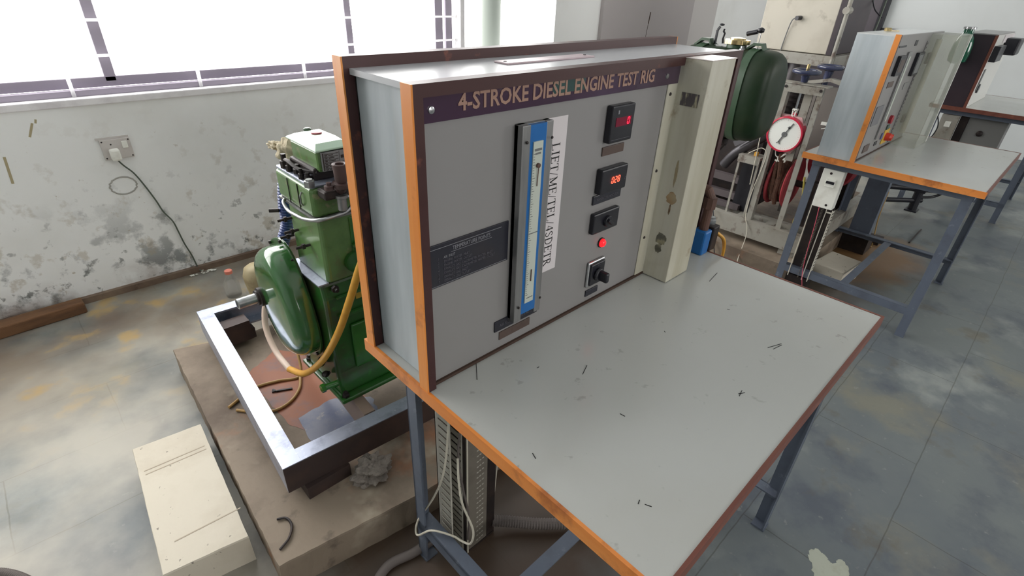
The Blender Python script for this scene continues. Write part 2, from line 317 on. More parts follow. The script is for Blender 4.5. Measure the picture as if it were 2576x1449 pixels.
# stone floor
def floor_mat():
    m = mat('stone_slab_floor', (108, 114, 114), 0.45, layers=[(1.3, 7, .42, .62, (92, 99, 104), .9), (2.3, 7, .54, .66, (128, 124, 106), .6), (4.2, 8, .52, .66, (74, 80, 90), .75), (30, 4, .64, .72, (138, 140, 136), .5), (6, 6, .6, .7, (92, 84, 68), .5), (2.6, 7, .56, .70, (146, 150, 146), .7)], bump=(14, .1, .006))
    nt = m.node_tree; N = nt.nodes; L = nt.links; b = N['Principled BSDF']; base = b.inputs['Base Color'].links[0].from_socket
    tc = N.new('ShaderNodeTexCoord'); mp = N.new('ShaderNodeMapping'); mp.inputs['Location'].default_value = (0.42, 0.25+0.325*6-.3, 0)
    L.new(tc.outputs['Object'], mp.inputs[0])
    # the joint lines: rows 0.325 deep, slabs 0.65 long
    br = N.new('ShaderNodeTexBrick'); br.inputs['Scale'].default_value = 1; br.inputs['Brick Width'].default_value = .65; br.inputs['Row Height'].default_value = .325
    br.inputs['Mortar Size'].default_value = .0022; br.inputs['Mortar Smooth'].default_value = .4; br.inputs['Color1'].default_value = (1, 1, 1, 1); br.inputs['Color2'].default_value = (.93, .93, .94, 1); br.inputs['Mortar'].default_value = (.55, .52, .48, 1)
    br.inputs['Bias'].default_value = -.2
    nz = N.new('ShaderNodeTexNoise'); nz.inputs['Scale'].default_value = 8; L.new(tc.outputs['Object'], nz.inputs['Vector'])
    ad = N.new('ShaderNodeVectorMath'); ad.operation = 'MULTIPLY_ADD'; L.new(nz.outputs['Color'], ad.inputs[0]); ad.inputs[1].default_value = (.012, .012, 0); L.new(mp.outputs[0], ad.inputs[2])
    L.new(ad.outputs[0], br.inputs['Vector'])
    mx = N.new('ShaderNodeMix'); mx.data_type = 'RGBA'; mx.blend_type = 'MULTIPLY'; mx.inputs[0].default_value = .8; L.new(base, mx.inputs[6]); L.new(br.outputs['Color'], mx.inputs[7])
    base = mx.outputs[2]
    sep = N.new('ShaderNodeSeparateXYZ'); L.new(tc.outputs['Object'], sep.inputs[0])
    # first zone paints window light as paler slabs; the other two are stains
    def zone(src, f0, f1, col, st, sc, lo, hi):
        nonlocal base
        mz = N.new('ShaderNodeMapRange'); mz.inputs['From Min'].default_value = f0; mz.inputs['From Max'].default_value = f1; L.new(src, mz.inputs['Value'])
        n2 = N.new('ShaderNodeTexNoise'); n2.inputs['Scale'].default_value = sc; n2.inputs['Detail'].default_value = 6; L.new(tc.outputs['Object'], n2.inputs['Vector'])
        mr = N.new('ShaderNodeMapRange'); mr.inputs['From Min'].default_value = lo; mr.inputs['From Max'].default_value = hi; mr.inputs['To Max'].default_value = st; L.new(n2.outputs['Fac'], mr.inputs['Value'])
        mu = N.new('ShaderNodeMath'); mu.operation = 'MULTIPLY'; L.new(mz.outputs[0], mu.inputs[0]); L.new(mr.outputs[0], mu.inputs[1])
        m2 = N.new('ShaderNodeMix'); m2.data_type = 'RGBA'; L.new(mu.outputs[0], m2.inputs[0]); L.new(base, m2.inputs[6]); m2.inputs[7].default_value = (*srgb(col), 1); base = m2.outputs[2]
    zone(sep.outputs['Y'], -.5, .4, (178, 172, 158), .8, 2.5, .35, .6)
    zone(sep.outputs['Y'], 1.1, 1.9, (118, 98, 78), .85, 2.2, .38, .6)
    zone(sep.outputs['Y'], .9, 1.5, (186, 150, 76), .6, 5, .56, .66)
    # brown patches, mostly dark, round the foreground table and the plinths
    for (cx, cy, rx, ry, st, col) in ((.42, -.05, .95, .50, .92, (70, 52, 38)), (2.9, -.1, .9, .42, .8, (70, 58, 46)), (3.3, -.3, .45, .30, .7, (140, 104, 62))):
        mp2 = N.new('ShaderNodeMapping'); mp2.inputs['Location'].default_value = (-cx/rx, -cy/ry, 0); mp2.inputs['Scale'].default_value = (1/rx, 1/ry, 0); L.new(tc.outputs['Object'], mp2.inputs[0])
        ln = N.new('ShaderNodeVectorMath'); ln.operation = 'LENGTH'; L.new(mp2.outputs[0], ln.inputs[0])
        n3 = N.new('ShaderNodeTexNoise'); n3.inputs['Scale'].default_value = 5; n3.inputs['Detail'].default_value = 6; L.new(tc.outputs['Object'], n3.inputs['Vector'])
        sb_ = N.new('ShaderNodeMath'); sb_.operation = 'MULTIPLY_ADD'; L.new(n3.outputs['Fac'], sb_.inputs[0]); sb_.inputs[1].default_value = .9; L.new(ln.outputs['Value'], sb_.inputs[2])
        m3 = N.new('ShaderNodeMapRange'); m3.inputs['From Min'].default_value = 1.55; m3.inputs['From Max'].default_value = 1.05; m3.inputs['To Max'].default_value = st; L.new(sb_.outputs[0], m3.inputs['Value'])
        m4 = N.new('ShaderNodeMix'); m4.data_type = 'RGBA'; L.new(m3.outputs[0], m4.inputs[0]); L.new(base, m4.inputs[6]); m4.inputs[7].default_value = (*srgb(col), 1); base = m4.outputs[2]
    L.new(base, b.inputs['Base Color']); return m
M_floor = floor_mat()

# ------------------------------------------------------------------ the room
WY = 2.079
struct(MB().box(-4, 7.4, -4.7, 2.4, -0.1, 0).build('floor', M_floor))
M_unseen = mat('shaded_room_paint', (150, 146, 140), .9)
struct(MB().box(-4, 7.4, -4.7, 2.4, 3.2, 3.3).build('ceiling', M_wall2))
w = MB(); w.box(-4, 7.4, WY, WY+.2, 0, .895)        # below the window
w.box(-4, -2.4, WY, WY+.2, .895, 3.2); w.box(-2.4, 2.83, WY, WY+.2, 2.6, 3.2); w.box(2.83, 5.3, WY, WY+.2, .895, 3.2).box(5.3, 7.0, WY, WY+.2, .895, 1.6).box(5.3, 7.0, WY, WY+.2, 2.8, 3.2).box(7.0, 7.4, WY, WY+.2, .895, 3.2)
struct(w.build('wall_window', M_wall))
pier = struct(MB().box(3.36, 4.75, 2.045, WY, 0, 3.2).build('wall_pier', M_pier))
MB().bar((4.02, 2.044, 1.13), (4.03, 2.044, 1.22), .012, .002, up=(0, 1, 0)).bar((4.0, 2.044, .95), (4.02, 2.044, 1.13), .003, .002, up=(0, 1, 0)).build('plaster_crack', M_gap, pier)
struct(MB().box(4.75, 5.25, 2.06, WY, 0, 3.2).build('wall_offset', mat('mid_grey_plaster', (200, 196, 194), .85)))
struct(MB().box(7.2, 7.4, -4.7, WY, 0, 3.2).build('wall_far', M_wall2))
struct(MB().box(-4.2, -4, -4.7, 2.3, 0, 3.2).build('wall_left', M_wall2))
w = MB(); w.box(-4, 7.4, -4.8, -4.6, 0, 1.0).box(-4, 7.4, -4.8, -4.6, 2.6, 3.2).box(-4, -.5, -4.8, -4.6, 1, 2.6).box(-.5, 2, -4.8, -4.6, 1, 1.3).box(2, 5, -4.8, -4.6, 1, 2.6).box(7, 7.4, -4.8, -4.6, 1, 2.6)
struct(w.build('wall_opposite', M_unseen))
struct(MB().box(-4, 4.2, 2.055, WY, 0, .03).build('baseboard_window', M_skirt))
# window: sill, frame, grille
win = struct(bpy.data.objects.new('window_1', None)); COL.objects.link(win); win.location = (0, 2.17, .9); win['_o'] = (0, 2.17, .9)
f = MB().box(-2.4, 2.83, 2.165, 2.20, .93, .972)
f.box(-2.4, 2.83, 2.165, 2.20, 2.5, 2.6)
f.build('bottom_rail', M_frame, win, bevel=.003)
MB().box(-2.4, 2.02, 2.12, 2.16, .905, .93).build('sill_track', M_frame, win, bevel=.002)
for x0, x1 in ((-1.15, -1.115), (0.003, .046), (1.183, 1.222), (1.80, 1.86), (1.885, 1.935)):
    MB().box(x0, x1, 2.165, 2.20, .95, 2.6).build('mullion', M_frame, win, bevel=.003)
MB().box(1.985, 2.02, 2.14, 2.2, .9, 2.6).build('jamb', M_sill, win, bevel=.003)
for z in [1.06+.135*i for i in range(11)]:
    MB().box(-2.4, 1.97, 2.122, 2.132, z-.005, z+.005).build('grille_bar', M_grille, win)
for x in (-1.65, -1.14, -.635, -.13, .365, .885, 1.397, 1.93):
    MB().box(x-.007, x+.007, 2.112, 2.122, .9, 2.6).build('grille_bar', M_grille, win)
struct(MB().box(-2.4, 2.83, 2.07, 2.28, .875, .905).build('trim_1', M_sill, bevel=.004))
o = MB().cyl((2.68, 2.62, -1), (2.68, 2.62, 4), .075, 24).build('drain_pipe', mat('weathered_pipe_grey', (92, 98, 92), .8), smooth=True)
tag(o, 'pale round drain pipe standing outside right part of the window', 'pipe')
w2 = struct(MB().box(5.3, 7.0, 2.12, 2.16, 1.6, 1.65).box(5.3, 7.0, 2.12, 2.16, 2.75, 2.8).box(5.3, 5.35, 2.12, 2.16, 1.65, 2.75).box(6.95, 7.0, 2.12, 2.16, 1.65, 2.75).box(6.12, 6.17, 2.12, 2.16, 1.65, 2.75).build('window_2', M_frame))
# door frame / dark leaf on the far wall
d = struct(bpy.data.objects.new('door_1', None)); COL.objects.link(d); d.location = (7.2, 1.3, 0); d['_o'] = (7.2, 1.3, 0)
fr = MB().box(7.14, 7.2, 1.02, 1.09, 0, 2.1).box(7.14, 7.2, 1.9, 1.97, 0, 2.1).box(7.14, 7.2, 1.02, 1.97, 2.03, 2.1); fr.build('door_frame', M_dark, d)
MB().box(7.16, 7.19, 1.09, 1.9, 0, 2.03).build('door_leaf', mat('grey_purple_door_paint', (92, 86, 92), .5), d)
struct(MB().box(7.17, 7.2, -4.6, 1.02, 1.095, 1.115).build('trim_2', M_dark))

sp = MB(); pp_ = [(0.896, -0.789), (0.924, -0.807), (0.921, -0.834), (0.898, -0.856), (0.941, -0.864), (0.938, -0.882), (0.9, -0.905), (0.813, -0.892), (0.796, -0.847), (0.839, -0.826)]
cx_ = [(pp_[i-1][0]*.25+pp_[i][0]*.75, pp_[i-1][1]*.25+pp_[i][1]*.75) for i in range(10)]; dx_ = [(pp_[i][0]*.75+pp_[(i+1) % 10][0]*.25, pp_[i][1]*.75+pp_[(i+1) % 10][1]*.25) for i in range(10)]
pp_ = [q for i in range(10) for q in (cx_[i], dx_[i])]; rj = random.Random(2); pp_ = [((a*(1-t)+c*t)+rj.uniform(-.004, .004), (b*(1-t)+d*t)+rj.uniform(-.004, .004)) for (a, b), (c, d) in zip(pp_, pp_[1:]+pp_[:1]) for t in (0, .34, .67)]
sp.prism(pp_, 'Z', .0001, .0007); sp.build('paint_splash', mat('dried_cream_paint', (166, 170, 156), .7, layers=[(20, 5, .5, .7, (150, 150, 134), .7)]), bpy.data.objects['floor'])
# ------------------------------------------------------------------ work tables (author: origin at back-left corner on the floor)
TL, TD, TH = 0.956, 0.709, 0.75
def make_table(label, top=True):
    t = thing('instrument_table', (0, 0, 0), label, 'table', 'steel-legged instrument tables', local=True)
    MB().box(.004, TL-.006, -TD+.006, -.004, TH-.024, TH).build('tabletop', M_top, t)
    MB().box(-.002, .004, -TD, 0, TH-.026, TH+.001).build('edge_beading', M_orangeh, t)
    MB().box(TL-.006, TL, -TD, 0, TH-.026, TH+.001).build('edge_beading', M_mahog2, t)
    MB().box(.004, TL-.006, -TD, -TD+.006, TH-.026, TH+.001).build('edge_beading', M_mahog2, t)
    MB().box(.004, TL-.006, -.004, 0, TH-.026, TH+.001).build('edge_beading', M_mahog2, t)
    s = .036; X0, X1, Y0, Y1 = .063, TL-.063, -TD+.036, -.038
    for x, y, sx, sy in ((X0, Y1, 1, -1), (X1, Y1, -1, -1), (X0, Y0, 1, 1), (X1, Y0, -1, 1)):   # angle-iron legs
        m = MB(); m.box(min(x, x+sx*s), max(x, x+sx*s), min(y, y+sy*.005), max(y, y+sy*.005), 0.004, TH-.026)
        m.box(min(x, x+sx*.005), max(x, x+sx*.005), min(y, y+sy*s), max(y, y+sy*s), 0.004, TH-.026)
        g = m.build('leg', M_legs, t)
        MB().box(min(x-.003*sx, x+sx*s), max(x-.003*sx, x+sx*s), min(y-.003*sy, y+sy*s), max(y-.003*sy, y+sy*s), 0, .006).build('foot_plate', M_legs, g)
    for y in (Y0, Y1): MB().box(X0, X1, y-.003, y+.003, TH-.062, TH-.026).build('apron_rail', M_legs, t)
    for x in (X0, X1): MB().box(x-.003, x+.003, Y0, Y1, TH-.062, TH-.026).build('apron_rail', M_legs, t)
    z = .115
    for x, sg in ((X0, 1), (X1, -1)):
        m = MB(); m.box(min(x, x+sg*.036), max(x, x+sg*.036), Y0, Y1, z+.031, z+.036).box(min(x, x+sg*.004), max(x, x+sg*.004), Y0, Y1, z, z+.036); m.build('stretcher', M_legs, t)
    MB().box(X0+.03, X1-.03, -.37, -.334, z+.028, z+.033).box(X0+.03, X1-.03, -.338, -.334, z-.003, z+.03).build('stretcher', M_legs, t)
    return t
def copy_tree(o, parent=None):
    c = o.copy(); COL.objects.link(c); c.parent = parent
    for ch in list(o.children): copy_tree(ch, c)
    return c
table1 = make_table('grey-topped table with orange edge in the foreground, carrying the big test rig panel')
T2 = (2.339, -.0141); R2 = math.radians(-.7)
table2 = copy_tree(table1); table2.location = (T2[0], T2[1], 0); table2.rotation_euler = (0, 0, R2)
table2['label'] = 'middle grey-topped table behind the foreground one, white switch box under it'
table3 = copy_tree(table1); table3.location = (4.6, -.085, 0); table3.rotation_euler = (0, 0, math.radians(-.7))
for _c in table3.children:
    if _c.name.startswith('edge_beading') and _c.data.materials[0] == M_orangeh:
        _c.data = _c.data.copy(); _c.data.materials[0] = M_mahog2
table3['label'] = 'farthest grey-topped table at right edge, near the white far wall'
# pencil strokes and scratches on the near worktop
mk = MB(); rnd = random.Random(3)
for (x, y, l, a) in ((.253, -.371, .03, .4), (.037, -.454, .012, 1.2), (.088, -.611, .008, .3), (.099, -.627, .01, 2.0), (.221, -.493, .01, 1.7), (.622, -.585, .03, -.2), (.618, -.575, .04, -.35), (.425, -.604, .02, .2), (.43, -.6, .014, -.5), (.79, -.35, .06, .15), (.2, -.3, .006, 0), (.09, -.25, .05, .9), (.5, -.4, .005, 1), (.7, -.45, .006, 2)):
    mk.bar((x, y, TH+.0004), (x+l*math.cos(a), y+l*math.sin(a), TH+.0004), .0012, .0005)
mo = mk.build('pencil_marks', M_black, table1)
mo['label'] = 'thin dark pencil strokes and scratches on the worktop'

# ------------------------------------------------------------------ main cabinet
cab = thing('control_panel_cabinet', (0, 0, TH), 'large grey control panel cabinet lettered 4-STROKE DIESEL ENGINE TEST RIG', 'control panel')
PY = -.208   # panel face
Z0, Z1 = TH+.001, 1.2755
MB().box(.018, TL-.018, PY, -.196, Z0+.006, Z1-.004).build('front_panel', M_lam, cab)
for x0, x1, xe0, xe1 in ((.002, .018, -.001, .002), (TL-.018, TL-.002, TL-.002, TL+.001)):
    MB().box(x0, x1, -.2205, -.196, Z0, Z1).build('frame_strip', M_mahog, cab)
    MB().box(xe0, xe1, -.2207, -.196, Z0, Z1).build('edge_beading', M_orange if x0 < .1 else M_mahog, cab)
MB().box(.018, TL-.018, -.2205, -.196, Z1-.018, Z1).build('frame_strip', M_mahog, cab)
MB().box(.018, TL-.018, -.213, PY, Z0, Z0+.006).build('bottom_seam', M_gap, cab)
for x0, x1 in ((.022, .032), (TL-.032, TL-.022)):
    MB().box(x0, x1, -.196, -.038, Z0, Z1-.012).build('side_panel', M_cheek, cab)
MB().box(.012, TL-.012, -.197, -.038, Z1-.012, Z1-.003).build('top_panel', mat('top_laminate', (190, 192, 196), .22), cab)
for x0, x1, xe0, xe1 in ((.002, .02, -.001, .002), (TL-.02, TL-.002, TL-.002, TL+.001)):
    MB().box(x0, x1, -.038, -.012, Z0, Z1+.014).build('frame_strip', M_mahog, cab)
    MB().box(xe0, xe1, -.0382, -.012, Z0, Z1+.014).build('edge_beading', M_orange, cab)
MB().box(.02, TL-.02, -.03, -.012, Z0, Z1-.005).build('back_panel', M_lam, cab)
MB().box(.02, TL-.02, -.038, -.012, Z1-.006, Z1+.014).build('frame_strip', M_mahog, cab)
# label strip on top
p = MB().box(.262, .5, -.126, -.09, Z1-.003, Z1).build('top_name_strip', mat('pinkish_strip', (196, 176, 182), .3), cab, bevel=.001)
MB().cyl((.272, -.108, Z1-.001), (.272, -.108, Z1+.0008), .003, 12).cyl((.49, -.108, Z1-.001), (.49, -.108, Z1+.0008), .003, 12).build('screw', M_darker, p)
# title plate (runs behind the plastic cover to the right edge)
tp = MB().box(.022, .935, PY-.004, PY, 1.2205, 1.2625).build('title_plate', M_title, cab, bevel=.0008)
text_mesh('4-STROKE DIESEL ENGINE TEST RIG', .0345, (.338, PY-.0045, 1.2425), (1, 0, 0), (0, 0, 1), 'lettering', M_gold, tp, sx=.93, bold=.0008)
for x in (.036, .64, .92): MB().lathe((x, PY-.004, 1.2385), [(.0055, 0), (.005, -.002), (.001, -.003)], 16, 'Y').build('screw', M_steel, tp, smooth=True)
MB().box(.285, .37, PY-.0043, PY-.0040, 1.236, 1.260).build('green_smear', M_titleg, tp)
# manometer
mn = MB(); mn.box(.203, .222, PY-.020, PY, .815, 1.197).box(.264, .281, PY-.016, PY, .815, 1.197).box(.203, .281, PY-.010, PY, .82, 1.197)
mn = mn.build('manometer_housing', M_alu, cab, bevel=.0015)
MB().box(.2225, .2615, PY-.0185, PY-.010, .828, 1.196).build('blue_channel', M_blue, mn)
MB().box(.2295, .2525, PY-.021, PY-.018, .852, 1.168).build('scale_strip', M_scale, mn)
tk = MB()
for i in range(60):
    z = .87+i*.0047
    tk.box(.2305, .2305+(.006 if i % 5 == 0 else .003), PY-.0216, PY-.021, z-.0004, z+.0004)
tk.box(.2325, .2495, PY-.0216, PY-.021, 1.152, 1.156).box(.2345, .2475, PY-.0216, PY-.021, 1.146, 1.149).box(.23, .252, PY-.0216, PY-.021, 1.0, 1.0015).box(.2335, .25, PY-.0216, PY-.021, .862, .8635)
tk.build('scale_marks', M_grey, mn)
MB().cyl((.2415, PY-.0225, 1.09), (.2415, PY-.024, 1.125), .0008, 8).lathe((.2415, PY-.021, 1.127), [(.004, 0), (.004, -.004), (.0005, -.005)], 14, 'Y').cyl((.2415, PY-.0225, .90), (.2415, PY-.0225, .925), .0009, 8).build('pointer', M_pipe, mn)
for z in (1.17, .85):
    for x in (.212, .272): MB().lathe((x, PY-.022, z), [(.0028, 0), (.0022, -.0015), (.0005, -.002)], 12, 'Y').build('rivet', M_darker, mn)
n1 = MB().box(.168, .288, PY-.003, PY, .800, .824).build('name_plate', M_plate, cab, bevel=.001)
text_mesh('AIR FLOW ACROSS ORIFICE', .0085, (.228, PY-.0033, .812), (1, 0, 0), (0, 0, 1), 'lettering', M_engrd, n1, sx=.9)
MB().box(.182, .268, PY-.002, PY, .776, .794).build('name_plate', M_platebr, cab)
# paper label with serif capitals, reading downwards
pp = MB().box(.283, .335, PY-.0012, PY, .889, 1.196).build('paper_label', M_paper, cab)
def serif_label(txt, x, z, h, mb, depth_y):
    """letters reading downwards: letter-right = -z, letter-up = +x"""
    S_ = {'L': (.62, [('V', .14, 0, 1), ('H', 0, .6, 0), ('s', 0, .28, 1), ('t', .58, 0, .22)]),
          'I': (.36, [('V', .18, 0, 1), ('s', .04, .32, 0), ('s', .04, .32, 1)]),
          'E': (.64, [('V', .14, 0, 1), ('H', 0, .6, 0), ('H', 0, .58, 1), ('H', .14, .45, .52), ('t', .6, 0, .22), ('t', .58, .8, 1), ('t', .45, .42, .62)]),
          'T': (.66, [('V', .32, 0, 1), ('H', .02, .62, 1), ('s', .18, .46, 0), ('t', .02, .8, 1), ('t', .62, .8, 1)]),
          'M': (.92, [('V', .76, 0, 1), ('v', .14, 0, 1), ('D', .14, 1, .45, .05), ('d', .45, .05, .76, 1), ('s', .02, .26, 0), ('s', .64, .9, 0), ('s', 0, .16, 1), ('s', .76, .9, 1)]),
          '/': (.34, [('d', 0, -.05, .3, 1.02)]),
          '4': (.56, [('V', .4, 0, 1), ('d', .4, 1, .02, .3), ('H', .02, .54, .28)]),
          'S': (.54, [('C', [(.46, .84), (.36, .96), (.22, .98), (.09, .88), (.08, .72), (.2, .58), (.36, .46), (.47, .32), (.45, .13), (.3, .01), (.14, .03), (.04, .16)])]),
          'D': (.76, [('V', .14, 0, 1), ('s', 0, .2, 0), ('s', 0, .2, 1), ('C', [(.14, 1), (.4, .98), (.6, .84), (.69, .5), (.6, .16), (.4, .02), (.14, 0)])]),
          'R': (.72, [('V', .14, 0, 1), ('s', 0, .28, 0), ('s', 0, .2, 1), ('C', [(.14, 1), (.36, 1), (.52, .92), (.54, .75), (.48, .58), (.3, .52), (.14, .52)]), ('D', .3, .52, .62, .02), ('s', .54, .72, 0)])}
    cur = z
    def seg(a, b, c, d, wd):
        mb.bar((x+b*h, depth_y, cur-a*h), (x+d*h, depth_y, cur-c*h), wd, .0003, up=(0, 1, 0))
    for ch in txt:
        wdt, st = S_[ch]
        for s in st:
            if s[0] == 'V': seg(s[1], s[2], s[1], s[3], .12*h)
            elif s[0] == 'v': seg(s[1], s[2], s[1], s[3], .05*h)
            elif s[0] in 'Hs': seg(s[1], s[3], s[2], s[3], .05*h)
            elif s[0] == 't': seg(s[1], s[2], s[1], s[3], .05*h)
            elif s[0] == 'D': seg(s[1], s[2], s[3], s[4], .12*h)
            elif s[0] == 'd': seg(s[1], s[2], s[3], s[4], .055*h)
            elif s[0] == 'C':
                for (a, b), (c, d_) in zip(s[1], s[1][1:]): seg(a, b, c, d_, .085*h)
        cur -= (wdt+.1)*h
    return cur
mb = MB(); end = serif_label('LIET/ME/TEL/4SDETR', .2985, 1.150, .0200, mb, PY-.0014); mb.build('lettering', M_black, pp)
# temperature points plate
t_ = MB().box(.012+.008, .196, PY-.003, PY, .953, 1.031).build('temperature_plate', M_plate, cab, bevel=.001)
MB().box(.022, .178, PY-.0036, PY-.003, 1.0235, 1.0243).box(.022, .192, PY-.0036, PY-.003, .9555, .9562).box(.066, .155, PY-.0036, PY-.003, 1.0105, 1.0111).build('border_line', M_engr, t_)
text_mesh('TEMPERATURE POINTS', .0098, (.11, PY-.0034, 1.0166), (1, 0, 0), (0, 0, 1), 'lettering', M_engr, t_, sx=.82)
for i, l in enumerate(('AIR  INLET', 'ENGINE  WATER  INLET', 'ENGINE  WATER  OUTLET', 'EXHAUST  GAS  CALORIMETER  WATER  INLET', 'EXHAUST  GAS  CALORIMETER  WATER  OUTLET', 'EXHAUST  GAS  INLET', 'EXHAUST  GAS  OUTLET')):
    z = 1.0052-i*.0072
    text_mesh(l, .0062, (.05, PY-.0034, z), (1, 0, 0), (0, 0, 1), 'lettering', M_engrd if i else M_engr, t_, sx=.82, align='LEFT')
    text_mesh(str(i+1), .0062, (.038, PY-.0034, z), (1, 0, 0), (0, 0, 1), 'lettering', M_engrd, t_, sx=.82, align='LEFT')
# meters, switches, lamp
m1 = MB().box(.449, .523, PY-.016, PY, 1.128, 1.200).build('speed_meter', M_dark, cab, bevel=.003)
MB().box(.462, .512, PY-.0168, PY-.016, 1.160, 1.177).build('display_window', M_screen, m1)
seg_digits('0', .4985, 1.1625, .0125, .0058, .002, PY-.0172, 'digits', M_led, m1)
MB().box(.4655, .4695, PY-.0168, PY-.016, 1.184, 1.191).build('maker_mark', M_engr, m1)
MB().box(.4535, .515, PY-.0165, PY-.016, 1.1345, 1.1352).build('engraved_line', M_engrd, m1)
MB().box(.449, .521, PY-.003, PY, 1.101, 1.119).build('name_plate', M_platebr, cab, bevel=.001)
m2 = MB().box(.441, .529, PY-.016, PY, 1.024, 1.077).build('temperature_meter', M_dark, cab, bevel=.003)
seg_digits('028', .474, 1.044, .0125, .0062, .0042, PY-.0168, 'digits', M_ledhot, m2)
text_mesh('°C', .008, (.5185, PY-.0165, 1.047), (1, 0, 0), (0, 0, 1), 'unit_mark', M_engrd, m2)
q = MB().box(.437, .533, PY-.004, PY, 1.000, 1.0195).build('name_plate', M_plate, cab, bevel=.001)
text_mesh('TEMPERATURE INDICATOR', .0072, (.485, PY-.0043, 1.0095), (1, 0, 0), (0, 0, 1), 'lettering', M_engrd, q, sx=.85)
s1 = MB().box(.438, .527, PY-.012, PY, .934, .981).build('selector_switch', M_dark, cab, bevel=.003)
MB().lathe((.484, PY-.012, .957), [(.013, 0), (.012, -.006), (.004, -.007)], 20, 'Y').bar((.476, PY-.019, .963), (.492, PY-.019, .951), .007, .012, up=(0, 1, 0)).build('knob', M_dark, s1, bevel=.001)
lp = MB().lathe((.489, PY, .8995), [(.0095, 0), (.0095, -.006), (.007, -.010), (.002, -.012)], 24, 'Y').build('indicator_lamp', M_lamp, cab, smooth=True)
MB().lathe((.489, PY, .8995), [(.0118, 0), (.0118, -.003), (.0096, -.0032)], 24, 'Y').build('lamp_bezel', M_darker, lp)
s2 = MB().box(.447, .507, PY-.007, PY, .797, .862).build('rotary_switch', M_steel, cab, bevel=.004)
MB().box(.452, .502, PY-.012, PY-.006, .802, .857).build('switch_body', M_dark, s2, bevel=.003)
MB().lathe((.477, PY-.012, .828), [(.017, 0), (.015, -.008), (.004, -.009)], 20, 'Y').box(.471, .483, PY-.042, PY-.016, .815, .84).build('knob', M_dark, s2, bevel=.004)
text_mesh('ON', .006, (.477, PY-.0124, .851), (1, 0, 0), (0, 0, 1), 'lettering', M_engrd, s2)
MB().box(.453, .498, PY-.003, PY, .770, .786).build('name_plate', M_plate, cab, bevel=.001)
# acrylic cover over the burette, bolted to the panel
TY = -.281
tr = MB()
prof = [(.655, PY), (.655, PY-.003), (.690, PY-.003), (.690, TY), (.795, TY), (.795, PY-.003), (.822, PY-.003), (.822, PY)]
tr.prism(prof, 'Z', Z0+.001, 1.272)
trc = tr.build('burette_cover', M_pvc, cab, bevel=.002)
MB().box(.689, .796, TY-.001, PY, 1.272, 1.2735).build('cover_lid', mat('cover_lid_acrylic', (214, 204, 200), .3), trc)
def smudge(nm, y, z, ry, rz, col, al, seed):
    q = MB(); rs = random.Random(seed); pl_ = [(y+ry*math.cos(2*PI*k/18)*rs.uniform(.75, 1.1), z+rz*math.sin(2*PI*k/18)*rs.uniform(.75, 1.1)) for k in range(18)]
    q.prism(pl_, 'X', .6892, .6898)
    return q.build(nm, mat(nm+'_film', col, .6, alpha=al, layers=[(45, 4, .45, .65, (190, 182, 150), .8)]), trc)
q = MB().box(.6888, .6895, -.268, -.226, 1.178, 1.205).build('old_sticker', mat('smudged_sticker', (84, 78, 80), .6, layers=[(60, 4, .5, .6, (186, 178, 150), .85, (1, 1, .3))]), trc)
smudge('dark_smudge', -.245, .862, .015, .018, (96, 96, 88), .55, 4)
smudge('dark_smudge', -.243, .835, .010, .012, (90, 88, 80), .5, 5)
smudge('brown_ring', -.251, .969, .014, .016, (186, 148, 98), .4, 6)
smudge('brown_drip', -.250, 1.03, .004, .035, (176, 154, 112), .35, 7)
smudge('brown_drip', -.252, .942, .003, .014, (110, 84, 60), .7, 8)
for z in (.86, 1.03, 1.2): MB().lathe((.668, PY-.003, z), [(.004, 0), (.003, -.002), (.0005, -.003)], 12, 'Y').build('screw', M_darker, trc)
MB().box(.84, .93, PY-.003, PY, .935, .95).build('name_plate', M_platebr, cab)

# water pressure fitting standing on the table end, piped to the panel
g = thing('pressure_switch', (.935, -.235, TH), 'blue and steel pressure switch box with brown pipe at the panel right end', 'switch')
MB().box(.905, .943, -.262, -.222, TH, TH+.072).build('blue_cover', M_blue, g, bevel=.005)
MB().box(.9435, .978, -.266, -.220, TH+.004, TH+.078).build('steel_body', M_darker, g, bevel=.004)
MB().lathe((.965, -.243, TH+.078), [(.012, 0), (.012, .012), (.009, .016), (.009, .02)], 8).build('hex_cap', M_steel, g)
MB().tube([(.925, -.243, TH+.072), (.925, -.243, TH+.165), (.925, -.232, TH+.182), (.925, PY-.001, TH+.185)], .0125, 14).lathe((.925, -.243, TH+.135), [(.018, 0), (.018, .03)], 8).build('elbow_pipe', M_pipe, g)
MB().tube([(.975, -.262, TH+.055), (.995, -.28, TH+.03), (1.0, -.285, TH-.02), (1.0, -.28, TH-.09)], .004, 8, smooth=True).tube([(.975, -.256, TH+.05), (1.0, -.272, TH+.03), (1.008, -.28, TH-.01), (1.012, -.275, TH-.07)], .0035, 8, smooth=True).build('yellow_leads', M_yel, g)

# ------------------------------------------------------------------ wiring duct and cables under table 1
def slotted_duct(x0, x1, y0, y1, z0, z1, root, light, n=30):
    """open slotted trunking: two comb sides (fingers) and a back"""
    MB().box(x0, x1, y1-.003, y1, z0, z1).build('duct_back', M_duct, root)
    for x, nm in ((x0, 'duct_comb'), (x1-.002, 'duct_comb')):
        m = MB(); dz = (z1-z0)/n
        m.box(x, x+.002, y1-.012, y1, z0, z1)
        for i in range(n): m.box(x, x+.002, y0, y1-.012, z0+i*dz+dz*.3, z0+(i+1)*dz-.001)
        m.box(x-.001, x+.003, y0-.002, y0+.001, z0, z1)
        m.build(nm, light, root)
g = thing('cable_duct', (.17, -.1, 0), 'grey slotted cable trunking standing behind the leg under the foreground table', 'cable duct')
slotted_duct(.120, .158, -.115, -.060, .0, .715, g, M_ductw)
